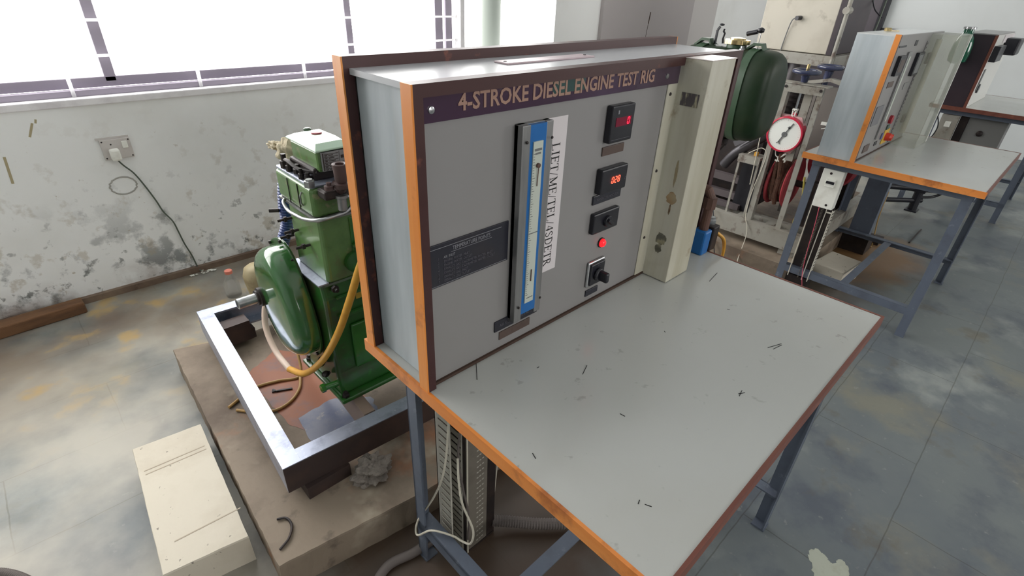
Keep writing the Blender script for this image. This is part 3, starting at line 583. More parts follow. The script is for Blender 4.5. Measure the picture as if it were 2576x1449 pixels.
# ladder-like slotted side facing the room
m = MB(); m.box(.165, .232, -.128, -.124, 0, .715)
m.build('slotted_plate', M_duct, g)
m = MB()
for i in range(34):
    z = .02+i*.020
    for k in range(3): m.box(.195+k*.009, .201+k*.009, -.1286, -.1283, z+k*.001, z+.0045+k*.001)
m.build('slots', mat('pale_slot_marks', (176, 172, 162), .6), g)
MB().box(.232, .262, -.128, -.06, 0, .72).build('channel_post', M_darker, g)
MB().box(.158, .165, -.1275, -.06, 0, .715).box(.13, .26, -.13, -.05, 0, .006).build('spine', M_darker, g)
MB().box(.1605, .1645, -.131, -.128, -.0, .60).build('white_edge_strip', M_cable, g)
def cable(name, pts, r, m, label, cat='cable', group=None, sm=8):
    o = MB().tube(pts, r, 8, smooth=sm).build(name, m, smooth=True, org=pts[-1]); tag(o, label, cat, group); return o
cable('cable', [(.118, -.135, .68), (.112, -.13, .56), (.100, -.120, .385), (.090, -.085, .26), (.062, -.045, .15), (.05, -.055, .11), (.066, -.10, .162), (.095, -.15, .166), (.105, -.175, .162), (.110, -.205, .18), (.112, -.212, .24), (.106, -.18, .31), (.112, -.16, .363), (.125, -.14, .42)], .0028, M_cable, 'pale looping cable drooping in front of the trunking under foreground table')
cable('cable', [(.14, -.135, .70), (.138, -.14, .55), (.135, -.13, .42), (.14, -.14, .30), (.15, -.15, .2), (.155, -.14, .08)], .0028, M_grhose, 'grey cable running straight down the slotted trunking')
cable('cable', [(.275, -.14, .6), (.272, -.13, .4), (.27, -.12, .2), (.268, -.11, .05)], .0022, M_cable, 'thin pale wire beside dark post below foreground table')
# flexible hoses on the floor
o = MB().tube([(.262, -.12, .04), (.31, -.16, .03), (.37, -.22, .026), (.47, -.30, .024), (.62, -.38, .024), (.8, -.33, .024), (1.0, -.2, .024)], .017, 14, smooth=8, corr=.008).build('corrugated_hose', M_grhose, org=(.262, -.12, 0))
tag(o, 'grey corrugated hose lying on the floor under the foreground table', 'hose')
o = MB().tube([(.14, -.04, .013), (.05, -.035, .013), (-.03, -.02, .013), (-.10, -.06, .013), (-.2, -.16, .013), (-.3, -.3, .013)], .013, 14, smooth=8).build('rubber_hose', M_grhose, smooth=True, org=(.14, -.04, 0))
tag(o, 'dark smooth hose on the floor along the front of the concrete plinth', 'hose')
o = MB().tube([(-.95, .755, .012), (-.83, .685, .012), (-.765, .625, .012), (-.72, .54, .012), (-.70, .44, .012)], .0125, 14, smooth=8, corr=.006).build('steel_conduit', M_grhose, org=(-.8, .7, 0))
tag(o, 'piece of grey flexible conduit at bottom left of the floor', 'conduit')

# ------------------------------------------------------------------ engine plinth, block
PT = .11
RIG = math.radians(-4.2)
pl = MB()
P_ = [(-.197, 1.235), (-.256, .105), (.14, .045), (.62, .012), (1.3, -.02), (1.4, .9), (1.35, 1.15), (.02, 1.165)]
rr = random.Random(5)
def jag(poly, step, amp):
    out = []
    for (a, b), (c, d) in zip(poly, poly[1:]+poly[:1]):
        n = max(1, int(math.hypot(c-a, d-b)/step))
        for i in range(n): t = i/n; out.append((a+(c-a)*t+rr.uniform(-amp, amp), b+(d-b)*t+rr.uniform(-amp, amp)))
    return out
jp = jag(P_, .02, .0012)
pl.loft([[(x, y, 0) for x, y in jp], [(x+rr.uniform(-.003, .003), y+rr.uniform(-.003, .003), .05) for x, y in jp], [(x, y, PT-.006) for x, y in jp], [(x*.997+.0007, y*.997+.0015, PT) for x, y in jp]])
o = pl.build('engine_plinth', M_conc, org=(.4, .5, 0)); tag(o, 'low brown stained concrete plinth under the green engine frame', 'plinth')
sb = MB().box(-.03, .09, .36, .56, PT, PT+.0008).build('rust_film', M_rust, o)
bpy.data.objects.remove(sb)
# stains lying on the plinth top
def stain(poly, m, name, z=PT+.0006):
    s = MB(); jj = jag(poly, .02, .004); s.loft([[(x, y, z-.0004) for x, y in jj], [(x, y, z) for x, y in jj]]); return s.build(name, m, o)
stain([(-.03, .55), (.02, .46), (.22, .44), (.24, .80), (.1, .98), (-.05, .9)], M_rust, 'rust_stain')
stain([(-.02, .36), (.2, .34), (.24, .50), (.12, .58), (.0, .56)], M_bluestain, 'wet_stain', PT+.001)
bk = MB(); bp = jag([(-.472, .280), (-.279, .247), (-.2415, .763), (-.43, .785)], .03, .0006)
bk.loft([[(x, y, 0) for x, y in bp], [(x, y, .096) for x, y in bp], [(x*.99-.003, y*.99+.005, .1) for x, y in bp]])
bb = bk.build('concrete_block', M_concW, org=(-.36, .5, 0)); tag(bb, 'long white concrete block on the floor beside the engine plinth', 'concrete block')
for y0, dy in ((.665, -.012), (.648, -.012), (.36, -.01)):
    MB().bar((-.425, y0, .1004), (-.262, y0+dy, .1004), .0035, .0006).build('scored_line', mat('line%d' % int(y0*1000), (176, 164, 146), .9), bb)
mt = MB().blob((.065, .20, PT+.014), .052, .045, .034, .26, 4, 3).blob((.085, .215, PT+.02), .025, .022, .03, .35, 3, 8).blob((.045, .19, PT+.018), .022, .02, .026, .35, 3, 9).blob((.03, .175, PT+.006), .014, .012, .01, .3, 2, 10); mo = mt.build('mortar_lump', M_mortar, org=(.065, .2, PT)); tag(mo, 'rough grey lump of cement mortar under the engine frame', 'mortar')
o = MB().tube([(-.205, .235, PT+.005), (-.185, .222, PT+.005), (-.184, .19, PT+.005), (-.205, .16, PT+.005), (-.235, .145, PT+.004)], .0035, 6, smooth=6).build('metal_strip', M_darker, org=(-.2, .2, PT)); tag(o, 'curved scrap of dark metal strip on the plinth front', 'scrap metal')
# timber off-cut by the wall
o = MB().box(-1.05, -.385, 1.965, 2.035, 0, .055, rot=math.radians(3), piv=(-.385, 2.0, 0)).build('wooden_plank', M_wood, bevel=.006, org=(-.6, 2.0, 0)); tag(o, 'rough brown wooden plank lying along the stained wall', 'plank')

# ------------------------------------------------------------------ engine base frame (steel channels)
FT, FB = .25, .155
fr = thing('engine_base_frame', (.1, .7, PT), 'rectangular steel channel frame with shiny top carrying the green engine', 'base frame')
A, B_ = Vector((-.084, 1.213, 0)), Vector((-.154, .260, 0)); ux = Vector((.9978, -.0664, 0)); uy = (A-B_).normalized()
def chan(p0, p1, w, inward, name):
    """C channel: top flange + outer web + bottom flange"""
    p0 = Vector(p0); p1 = Vector(p1); n = Vector(inward)
    r = MB()
    for z0, z1, a, b in ((FT-.007, FT, 0, w), (FB, FB+.007, 0, w), (FB+.007, FT-.007, 0, .006)):
        vs = [p+n*k+Vector((0, 0, z)) for z in (z0, z1) for (p, k) in ((p0, a), (p1, a), (p1, b), (p0, b))]
        r._faces(vs, [(3, 2, 1, 0), (4, 5, 6, 7), (0, 1, 5, 4), (1, 2, 6, 5), (2, 3, 7, 6), (3, 0, 4, 7)])
    return r
def split(mbr, name):
    return mbr.build(name, M_galv, fr)
Lx = 1.35
chan(B_, A, .05, ux, 'l'); c1 = split(chan(B_, A, .05, ux, ''), 'channel')
c2 = split(chan(B_+ux*.0501, B_+ux*Lx, .05, uy, ''), 'channel')
c3 = split(chan(A+ux*.0501, A+ux*Lx, .05, -uy, ''), 'channel')
ib = MB()
q0 = B_+ux*.262+uy*.055; q1 = A+ux*.262-uy*.055
for z0, z1, a, b in ((FT-.007, FT, 0, .035), (FB, FT-.007, .0, .006)):
    vs = [p+ux*k+Vector((0, 0, z)) for z in (z0, z1) for (p, k) in ((q0, a), (q1, a), (q1, b), (q0, b))]
    ib._faces(vs, [(3, 2, 1, 0), (4, 5, 6, 7), (0, 1, 5, 4), (1, 2, 6, 5), (2, 3, 7, 6), (3, 0, 4, 7)])
ib.build('inner_beam', mat('rusty_beam_top', (134, 116, 104), .5, metal=.3), fr)
# dark painted web faces
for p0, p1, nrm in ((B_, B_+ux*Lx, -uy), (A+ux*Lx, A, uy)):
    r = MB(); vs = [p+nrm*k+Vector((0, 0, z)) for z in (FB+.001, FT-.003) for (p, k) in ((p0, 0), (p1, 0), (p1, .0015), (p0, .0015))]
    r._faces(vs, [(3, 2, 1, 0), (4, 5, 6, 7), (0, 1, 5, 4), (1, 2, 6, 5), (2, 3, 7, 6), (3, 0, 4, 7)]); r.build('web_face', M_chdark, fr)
for a, b in ((.045, -.018), (.04, .86), (1.1, -.018), (1.1, .86)):
    p = B_+ux*a+uy*b; MB().box(p.x, p.x+.13, p.y-.0, p.y+.07, PT, FB).build('foot', M_chdark, fr)
# cross packing under the far side, small stepped bracket
p = B_+ux*.05+uy*.82; MB().box(p.x, p.x+.10, p.y, p.y+.06, FB-.02, FT-.03).build('gusset', M_chdark, fr)

# ------------------------------------------------------------------ the diesel engine
E_ = thing('diesel_engine', (.28, .55, FT), 'green single-cylinder diesel engine on steel frame behind the big panel', 'engine')
EX0, EX1 = .10, .42
# crankcase with a shoulder
cr = MB(); cr.prism([(.400, .262), (.632, .262), (.620, .30), (.620, .60), (.612, .650), (.430, .650), (.417, .60), (.413, .34)], 'X', .098, EX1)
cc = cr.build('crankcase', M_greenD, E_, bevel=.012, seg=3)
MB().box(.085, .45, .375, .655, FT, FT+.014).build('base_flange', M_greenD, E_, bevel=.004)
for x, y in ((.105, .392), (.42, .392), (.105, .64), (.42, .64)): MB().lathe((x, y, FT+.014), [(.012, 0), (.012, .008), (.008, .009), (.007, .018)], 6).build('foundation_nut', M_darker, E_)
MB().box(.090, .1215, .423, .62, .648, .652).build('shoulder_plate', M_galv, E_)
# inspection door on the room side with ribs
MB().box(.16, .36, .404, .414, .34, .50).build('inspection_door', M_green, E_, bevel=.006)
MB().box(.13, .40, .402, .415, .535, .545).box(.13, .40, .404, .415, .60, .607).build('rib', M_greenD, E_, bevel=.002)
for x, z in ((.13, .635), (.20, .637), (.27, .635)): MB().lathe((x, .414, z), [(.011, 0), (.011, -.010), (.006, -.011), (.006, -.02)], 6, 'Y').build('bolt', M_darker, E_)
MB().box(.19, .30, .4098, .4135, .578, .598).build('yellow_band', mat('yellowed_band', (168, 140, 50), .5), E_)
# cylinder block and head
cb = MB(); cb.prism([(.125, .418), (.30, .418), (.315, .45), (.315, .60), (.30, .615), (.125, .612), (.118, .60), (.118, .43)], 'Z', .650, .842)
cb.build('cylinder_block', M_greenL, E_, bevel=.006)
MB().box(.20, .316, .4145, .42, .67, .83).build('block_face', M_green, E_, bevel=.002)
cl_ = MB().lathe((.20, .414, .70), [(.03, 0), (.03, -.012), (.02, -.014)], 20, 'Y').tube([(.20, .41, .745), (.23, .405, .755), (.27, .405, .745), (.30, .405, .76)], .008, 8, smooth=5); cl_.build('side_fitting', M_greenD, E_, smooth=True)
MB().box(.108, .325, .405, .64, .842, .848).build('head_gasket', M_alu, E_)
hd = MB(); hd.prism([(.118, .418), (.32, .418), (.32, .655), (.135, .655), (.112, .64), (.110, .43)], 'Z', .848, .925)
hd.build('cylinder_head', M_greenL, E_, bevel=.008, seg=3)
MB().prism([(.116, .424), (.315, .424), (.315, .645), (.118, .645)], 'Z', .925, .934).build('head_top', M_galv, E_, bevel=.003)
for y in (.50, .56): MB().box(.1085, .1105, y-.001, y+.001, .85, .92).build('seam', M_darker, E_)
MB().tube([(.109, .475, .905), (.104, .475, .895), (.104, .476, .875), (.109, .477, .868)], .0025, 8).build('lifting_staple', M_steel, E_)
for y, z in ((.60, .79), (.565, .765), (.50, .742), (.605, .735)):
    s = MB().cyl((.118, y, z), (.080, y+.008, z-.003), .004, 10); s.lathe((.104, y+.003, z-.001), [(.008, 0), (.008, -.008)], 6, 'X'); s.build('stud', M_darker, E_)
# rocker gear, injector bits
MB().box(.14, .27, .452, .60, .932, .965).build('rocker_pedestal', M_darker, E_, bevel=.006)
for (x, y, z, r, h) in ((.128, .605, .934, .012, .038), (.125, .57, .934, .009, .03), (.135, .54, .934, .012, .024), (.122, .49, .934, .008, .028), (.13, .47, .934, .010, .020)):
    MB().lathe((x, y, z), [(r, 0), (r, h*.5), (r*.6, h*.55), (r*.6, h)], 8).build('head_nut', M_darker, E_)
MB().lathe((.116, .432, .930), [(.014, 0), (.014, .016), (.009, .017), (.009, .020), (.006, .020)], 6).build('hex_plug', M_steel, E_)
MB().tube([(.13, .605, .955), (.12, .56, .965), (.125, .50, .955), (.15, .45, .955)], .005, 8, smooth=6).build('fuel_pipe', M_darker, E_)
# rocker cover box with sloped lid
rb = MB(); b0 = [(.150, .440), (.236, .446), (.236, .600), (.150, .600)]
rb.loft([[(x, y, .955) for x, y in b0], [(x, y, 1.013) for x, y in b0]])
rc = rb.build('rocker_cover', M_greenL, E_, bevel=.008)
ld = MB(); l0 = [(.141, .425), (.242, .431), (.250, .500), (.246, .612), (.143, .606)]
ld.loft([[(x, y, 1.012) for x, y in l0], [(x, y, 1.0165) for x, y in l0], [(.195+(x-.195)*.72, .52+(y-.52)*.72, 1.0275) for x, y in l0]])
lid = ld.build('cover_lid', mat('pale_green_lid', (170, 196, 172), .22, coat=.5), rc, bevel=.002)
MB().lathe((.205, .548, 1.0275), [(.0145, 0), (.0135, .003), (.004, .004)], 24).build('red_cap', mat('dull_red_cap', (150, 40, 56), .4), rc, smooth=True)
MB().lathe((.204, .600, 1.020), [(.010, 0), (.010, .010), (.006, .012)], 16).build('breather', M_strap, rc)
MB().lathe((.155, .585, 1.0225), [(.003, 0), (.0025, .002)], 10).build('lid_screw', M_darker, rc)
npl = MB().box(.158, .229, .4315, .4405, .960, 1.009).build('name_plate', M_alu, rc, bevel=.001)
m = MB()
m.box(.160, .162, .4308, .4315, .9625, 1.0065)
for i in range(6):
    z = 1.003-i*.0072; m.box(.164, .202, .4308, .4315, z-.0006, z+.0006)
    m.box(.166, .166+.006, .4308, .4315, z-.0042, z-.0022); m.box(.176, .176+.012+.003*(i % 3), .4308, .4315, z-.0042, z-.0022)
m.box(.209, .217, .4308, .4315, .988, .996); m.lathe((.214, .4315, .976), [(.004, 0), (.004, -.0006)], 12, 'Y'); m.box(.205, .2055, .4308, .4315, .962, 1.006)
m.build('stamped_marks', M_darker, npl)
# intake elbow cup
cp = MB().lathe((.164, .352, .960), [(.011, -.008), (.016, 0), (.017, .025), (.019, .040), (.016, .042), (.011, .040), (.010, .012)], 20)
cp.build('intake_elbow', M_cup, E_, smooth=True)
MB().lathe((.164, .352, .944), [(.018, -.004), (.02, 0), (.02, .008), (.012, .01)], 16).tube([(.164, .353, .945), (.168, .37, .93), (.18, .42, .925)], .013, 12).lathe((.136, .366, .937), [(.012, 0), (.012, .01), (.006, .011), (.006, .018)], 12).build('intake_flange', M_cup, E_, smooth=True)
MB().box(.125, .30, .372, .418, .905, .93).build('manifold', M_darker, E_, bevel=.006)
MB().lathe((.1675, .372, .885), [(.010, -.012), (.012, -.010), (.012, .02), (.016, .022), (.016, .03)], 12).build('pipe_union', M_alu, E_, smooth=True)
MB().tube([(.108, .60, .848), (.098, .585, .845), (.094, .55, .834), (.094, .50, .836), (.092, .45, .843), (.094, .40, .855), (.110, .37, .863), (.145, .366, .866), (.175, .37, .868), (.194, .372, .882), (.193, .374, .900), (.178, .373, .908), (.170, .372, .902)], .0048, 12, smooth=8).build('fuel_return_pipe', M_steel, E_, smooth=True)
# gear cover on the end: flange ring + domed cover (tilted oval)
def oval(cy, cz, a, b, th, n=40, p=2.5):
    out = []
    for k in range(n):
        t = 2*PI*k/n; c, s = math.cos(t), math.sin(t)
        u = a*math.copysign(abs(c)**(2/p), c); v = b*math.copysign(abs(s)**(2/p), s)
        out.append((cy+u*math.cos(th)-v*math.sin(th), cz+u*math.sin(th)+v*math.cos(th)))
    return out
TH_ = -.37
fl = oval(.607, .531, .122, .192, TH_)
MB().loft([[(.092, y, z) for y, z in fl], [(.084, y, z) for y, z in fl]]).build('cover_flange', M_greenD, E_, bevel=.002)
rings = []
for x, k in ((.084, .93), (.064, .93), (.050, .925), (.038, .90), (.028, .855), (.021, .79), (.017, .70), (.014, .5), (.013, .2)):
    rings.append([(x, y, z) for y, z in oval(.604, .530, .135*k, .188*k, TH_)])
gc = MB().loft(rings).build('gear_cover', M_cover, E_, smooth=60)
for k in range(0, 40, 4):
    y, z = oval(.607, .531, .117, .187, TH_)[k]
    MB().lathe((.084, y, z), [(.0055, 0), (.0055, -.006)], 6, 'X').build('flange_bolt', M_darker, E_)
HY, HZ = .690, .525
MB().lathe((.018, HY, HZ), [(.030, 0), (.030, -.012), (.024, -.014), (.024, -.02), (.014, -.021)], 24, 'X').build('shaft_housing', M_darker, E_, smooth=True)
MB().lathe((.002, HY, HZ), [(.0165, 0), (.0165, -.058), (.014, -.060), (.012, -.060), (.012, -.05)], 24, 'X').build('starting_shaft', M_steel, E_, smooth=True)
# drain cock, levers at the foot
MB().cyl((.10, .425, .300), (.050, .432, .300), .010, 14).lathe((.06, .431, .30), [(.014, 0), (.014, -.012)], 6, 'X').build('drain_plug', M_green, E_, smooth=30)
for (y, z) in ((.485, .350), (.462, .322), (.47, .375)):
    MB().blob((.082, y, z), .012, .012, .010, .1, 2, 5).cyl((.095, y, z), (.07, y, z), .005, 8).build('fuel_valve', M_darker, E_, smooth=True)
# flywheel and output shaft on the far end (behind the panel)
MB().lathe((.43, .52, .50), [(.06, 0), (.06, .02), (.17, .025), (.17, .09), (.06, .095), (.05, .16)], 48, 'X').build('flywheel', M_green, E_, smooth=True)
# navy corrugated hose dropping behind the engine, wrapped joint
o = MB().tube([(.20, .70, .93), (.165, .715, .87), (.150, .72, .80), (.145, .72, .725), (.128, .722, .68), (.106, .73, .61), (.10, .78, .45), (.12, .86, .25)], .020, 16, smooth=8, corr=.009).build('corrugated_hose', M_bluehose, org=(.12, .86, .2)); tag(o, 'navy blue corrugated hose running down behind the green engine', 'hose')
MB().cyl((.128, .72, .772), (.105, .735, .772), .006, 10).build('clamp_bolt', M_darker, o)
cw = MB().blob((.182, .70, .945), .030, .034, .038, .18, 4, 11).blob((.158, .735, .962), .016, .02, .012, .3, 3, 4); cw = cw.build('cloth_wrapping', M_cloth, smooth=60, org=(.18, .7, .92)); tag(cw, 'beige rag wrapped round the hose joint left of the engine top', 'cloth')
MB().tube([(.205, .675, .975), (.19, .672, .95), (.185, .672, .915)], .007, 8, smooth=5).build('yellow_tie', M_yel, cw, smooth=True)
# yellow hose looping in front of the engine
yh = [(.19, .24, .84), (.158, .280, .768), (.127, .320, .641), (.097, .360, .523), (.072, .440, .395), (.046, .540, .295), (.033, .640, .257), (.033, .740, .270), (.041, .820, .316), (.062, .860, .372), (.10, .88, .44)]
o = MB().tube(yh[:7], .0105, 14, smooth=10).build('rubber_hose', M_yel, smooth=True, org=yh[0]); MB().tube(yh[6:], .0102, 14, smooth=10).build('pale_end', M_yelp, o, smooth=True); tag(o, 'thick yellow hose looping down in front of the green engine', 'hose')
o = MB().tube([(-.15, .76, PT+.006), (-.06, .80, PT+.006), (-.02, .80, PT+.006), (.03, .785, PT+.006), (.10, .76, PT+.008), (.13, .83, PT+.06), (.14, .88, PT+.1)], .005, 10, smooth=8).tube([(.10, .76, PT+.006), (.07, .70, PT+.006), (.02, .655, PT+.006), (-.04, .645, PT+.006), (-.10, .69, PT+.006), (-.135, .73, PT+.006)], .005, 10, smooth=8).build('thin_tube', M_ylthin, smooth=True, org=(0, .7, PT)); tag(o, 'thin ochre tube coiled on the stained plinth inside the frame', 'tube')
o = MB().bar((-.01, .745, PT+.004), (.05, .715, PT+.004), .006, .005).bar((-.005, .752, PT+.005), (.005, .733, PT+.005), .005, .005).build('bolt', M_darker, org=(0, .73, PT)); tag(o, 'small dark tee-headed bolt lying on the rusty plinth', 'bolt')
# bottle and filter can beside the frame
g = thing('plastic_bottle', (.172, 1.70, 0), 'clear plastic bottle with salmon cap standing by the wall', 'bottle')
MB().lathe((.172, 1.70, 0), [(.034, 0), (.036, .01), (.036, .06), (.034, .075), (.014, .115), (.0135, .128)], 24).build('body', M_bottle, g, smooth=True)
MB().lathe((.172, 1.70, .124), [(.0175, 0), (.0175, .015), (.015, .017)], 20).build('cap', M_pink, g)
g = thing('filter_can', (.235, 1.48, 0), 'yellowish translucent canister behind the green gear cover', 'canister')
MB().lathe((.235, 1.48, 0), [(.045, 0), (.05, .10), (.058, .16), (.060, .19), (.05, .225), (.03, .24)], 24).build('body', mat('aged_beige_plastic', (170, 156, 122), .5, layers=[(12, 4, .5, .7, (120, 104, 76), .7)]), g, smooth=True)

# ------------------------------------------------------------------ wall socket, plug, cord
g = thing('wall_socket', (-.05, WY, .69), 'square wall socket with white plug on the stained wall under the window', 'socket')
MB().box(-.118, .005, WY-.006, WY, .728, .737).build('top_lip', M_socket, g)
MB().box(-.108, .006, WY-.012, WY, .640, .728).build('face_plate', M_socket, g, bevel=.003)
MB().box(-.030, -.008, WY-.017, WY-.012, .685, .716).build('rocker', M_white, g, bevel=.002)
for x, z in ((-.100, .720), (-.001, .720), (-.100, .648), (-.001, .648), (-.07, .706)): MB().lathe((x, WY-.012, z), [(.0035, 0), (.003, -.001)], 10, 'Y').build('screw', M_darker, g)
pg = MB().box(-.086, -.048, WY-.045, WY-.012, .638, .690).build('plug', M_white, bevel=.008, org=(-.067, WY-.02, .66)); tag(pg, 'white plug pushed into the wall socket', 'plug')
wp = [(-.066, WY-.03, .640), (-.05, WY-.02, .61), (-.02, WY-.012, .565), (.005, WY-.01, .50), (.03, WY-.01, .42), (.045, WY-.01, .36), (.072, WY-.01, .30), (.082, WY-.01, .24), (.092, WY-.01, .17), (.108, WY-.01, .10), (.118, WY-.012, .03), (.125, WY-.03, .006)]
o = MB().tube(wp, .0035, 8, smooth=8).build('power_cord', M_greenc, smooth=True, org=wp[-1]); tag(o, 'grey-green power cord trailing down the wall from the plug', 'cord')
rg = MB(); rg.tube([(-.074+.052*math.cos(2*PI*k/30)*(1+.06*math.sin(3*k)), WY-.0005, .515+.04*math.sin(2*PI*k/30)) for k in range(31)], .0035, 6)
rg.build('ring_mark', mat('grey_rub_mark', (170, 168, 162), .9), bpy.data.objects['wall_window'])
sm_ = MB(); sm_.bar((-.427, WY-.0005, .71), (-.437, WY-.0005, .60), .009, .001, up=(0, 1, 0)).bar((-.30, WY-.0005, .827), (-.325, WY-.0005, .774), .008, .001, up=(0, 1, 0)).bar((-.285, WY-.0005, .84), (-.29, WY-.0005, .825), .007, .001, up=(0, 1, 0))
sm_.build('brown_scuffs', mat('brown_scuff', (176, 164, 132), .9), bpy.data.objects['wall_window'])
dm = MB(); rr2 = random.Random(9)
for i in range(14): dm.blob((.12+rr2.uniform(-.06, .08), WY-.03+rr2.uniform(-.03, .01), .005), .006+rr2.random()*.006, .006, .004, .3, 1, i)
o = dm.build('plaster_crumbs', M_white, org=(.12, WY-.03, 0)); tag(o, 'white plaster crumbs at foot of the wall under the cord', 'debris', kind='stuff')

# ------------------------------------------------------------------ second rig (middle distance)
bf = thing('machine_base_frame', (2.9, .3, PT), 'off-white painted channel base frame of the rope brake machine', 'base frame')
def wbox(nm, *a, m=M_whitep, p=bf, **k): return MB().box(*a, **k).build(nm, m, p, bevel=.002)
RR = math.radians(-3.5)
def chb(nm, x0, x1, y0, y1, m=M_whitep):
    r = MB(); r.box(x0, x1, y0, y1, .243, .25).box(x0, x1, y0, y1, .15, .157)
    r.box(x0, x0+.006, y0, y1, .157, .243) if (x1-x0) < (y1-y0) else r.box(x0, x1, y0, y0+.006, .157, .243)
    return r.build(nm, m, bf)
chb('channel', 2.575, 2.625, -.10, 1.0); chb('channel', 2.627, 4.0, -.10, -.05); chb('channel', 2.627, 4.0, .95, 1.0); chb('channel', 2.70, 2.74, -.05, .95)
chb('channel', 2.627, 2.70, .10, .15)
chb('channel', 2.627, 2.70, .27, .32)
for y in (-.05, .85): MB().box(2.6, 2.8, y, y+.08, PT, .15).build('foot', M_whitep, bf)
o = MB(); o.box(2.47, 4.2, -.12, 1.15, 0, PT); o = o.build('engine_plinth', M_conc, org=(3.2, .5, 0)); tag(o, 'concrete plinth under the off-white brake machine frame', 'plinth')
# rope brake dynamometer
dy = thing('rope_brake_dynamometer', (2.64, .16, .25), 'rope brake with red drum and tall grey uprights behind the foreground table', 'dynamometer')
for y0, y1 in ((.226, .254), (.055, .082)):
    MB().box(2.60, 2.608, y0, y1, .25, 1.005).box(2.608, 2.64, (y0 if y0 > .2 else y1-.006), (y0+.006 if y0 > .2 else y1), .25, 1.005).build('upright', M_whitep, dy)
MB().box(2.596, 2.66, .04, .275, 1.005, 1.012).build('top_plate', M_whitep, dy, bevel=.001)
MB().box(2.596, 2.60, .058, .254, .965, 1.003).build('header', M_whitep, dy)
for y in (.07, .24): MB().lathe((2.596, y, .99), [(.007, 0), (.007, -.005)], 8, 'X').build('bolt', M_darker, dy)
MB().box(2.625, 2.63, .11, .15, .62, .99).build('guide_bar', M_whitep, dy)
MB().cyl((2.63, .172, .875), (2.63, .172, 1.03), .006, 10).build('screw_spindle', M_steel, dy)
def handwheel(root, x, y, z, r):
    h = MB(); h.tube([(x+r*math.cos(t*PI/12), y+r*math.sin(t*PI/12), z) for t in range(25)], .011, 10); h.lathe((x, y, z-.05), [(.016, 0), (.022, .03), (.05, .045), (r, .05)], 24)
    for k in range(3): h.bar((x, y, z), (x+r*math.cos(k*2.09), y+r*math.sin(k*2.09), z), .012, .008)
    return h.build('handwheel', M_navy, root, smooth=True)
handwheel(dy, 2.63, .172, 1.065, .058)
MB().cyl((2.63, .172, 1.06), (2.63, .172, 1.10), .008, 8).build('handle_pin', M_brass, dy)
# clevis
MB().box(2.618, 2.64, .162, .168, .84, .88).box(2.618, 2.64, .176, .182, .84, .88).box(2.618, 2.64, .160, .184, .875, .885).cyl((2.612, .172, .85), (2.646, .172, .85), .004, 8).build('clevis', M_white, dy)
# drum: two red flanges, rope round
DX, DYc, DZ, DR = 2.765, .150, .475, .140
for y in (.115, .208): MB().lathe((DX, y, DZ), [(.02, -.006), (DR, -.007), (DR+.006, 0), (DR, .007), (.02, .006)], 56, 'Y').build('drum_flange', M_drumred, dy, smooth=30)
MB().lathe((DX, .115, DZ), [(.105, .0), (.105, .088)], 48, 'Y').build('drum', M_darker, dy, smooth=True)
MB().cyl((DX, -.03, DZ), (DX, .30, DZ), .018, 16).build('shaft', M_darker, dy, smooth=True)
for y in (-.02, .28): MB().box(DX-.03, DX+.03, y, y+.03, .25, DZ+.03).build('bearing_block', M_darker, dy, bevel=.004)
rp = MB()
for k, y in enumerate((.134, .149, .164, .180, .193)): rp.tube([(DX+(.116+.003*(k % 2))*math.cos(t*PI/16), y+.003*math.sin(t*1.3+k), DZ+.116*math.sin(t*PI/16)) for t in range(-2, 31)], .0092, 8)
rp.tube([(2.63, .175, .645), (2.64, .170, .60), (2.642, .160, .54), (2.648, .150, .47), (2.655, .158, .40), (2.66, .145, .37)], .013, 8, smooth=6).tube([(2.635, .165, .645), (2.65, .158, .58), (2.645, .150, .50), (2.65, .152, .42), (2.66, .146, .36)], .012, 8, smooth=6).tube([(2.64, .19, .63), (2.645, .186, .55), (2.65, .18, .46), (2.66, .17, .38)], .011, 8, smooth=6)
rp.tube([(2.66, .14, .70), (2.68, .135, .62), (2.69, .14, .58)], .011, 8, smooth=6)
rp.build('brake_rope', M_rope, dy)
MB().box(2.63, 2.66, .150, .172, .615, .628).tube([(2.632, .150, .635), (2.63, .145, .615), (2.632, .150, .605)], .004, 8).tube([(2.632, .19, .63), (2.63, .185, .61), (2.632, .19, .60)], .004, 8).box(2.628, 2.64, .172, .20, .603, .61).build('rope_clamp', M_white, dy)
# spring balance
sb = thing('spring_balance', (2.6, .182, .85), 'round red-rimmed white dial spring balance hanging above the rope drum', 'spring balance')
SX, SY_, SZ, SR = 2.605, .180, .755, .093
MB().lathe((SX, SY_, SZ), [(SR*.9, .05), (SR, .04), (SR, 0), (SR*.985, -.012), (SR*.90, -.013), (SR*.89, -.004)], 56, 'X').build('case', M_dialred, sb, smooth=30)
MB().lathe((SX-.005, SY_, SZ), [(SR*.9, 0), (SR*.9, -.002)], 56, 'X').build('dial_face', M_dialw, sb)
h = MB(); xx = SX-.009
h.lathe((xx, SY_, SZ), [(.014, 0), (.013, -.003)], 20, 'X').bar((xx-.002, SY_, SZ), (xx-.002, SY_-.032, SZ+.062), .006, .002, up=(1, 0, 0)).bar((xx-.002, SY_, SZ), (xx-.002, SY_+.018, SZ-.042), .007, .002, up=(1, 0, 0)).bar((xx-.002, SY_+.016, SZ-.04), (xx-.002, SY_+.028, SZ-.05), .004, .002, up=(1, 0, 0)).bar((xx-.002, SY_+.016, SZ-.04), (xx-.002, SY_+.010, SZ-.053), .004, .002, up=(1, 0, 0)).bar((xx-.002, SY_-.02, SZ+.034), (xx-.002, SY_-.012, SZ+.042), .012, .002, up=(1, 0, 0))
h.build('pointer', M_grey, sb)
m = MB()
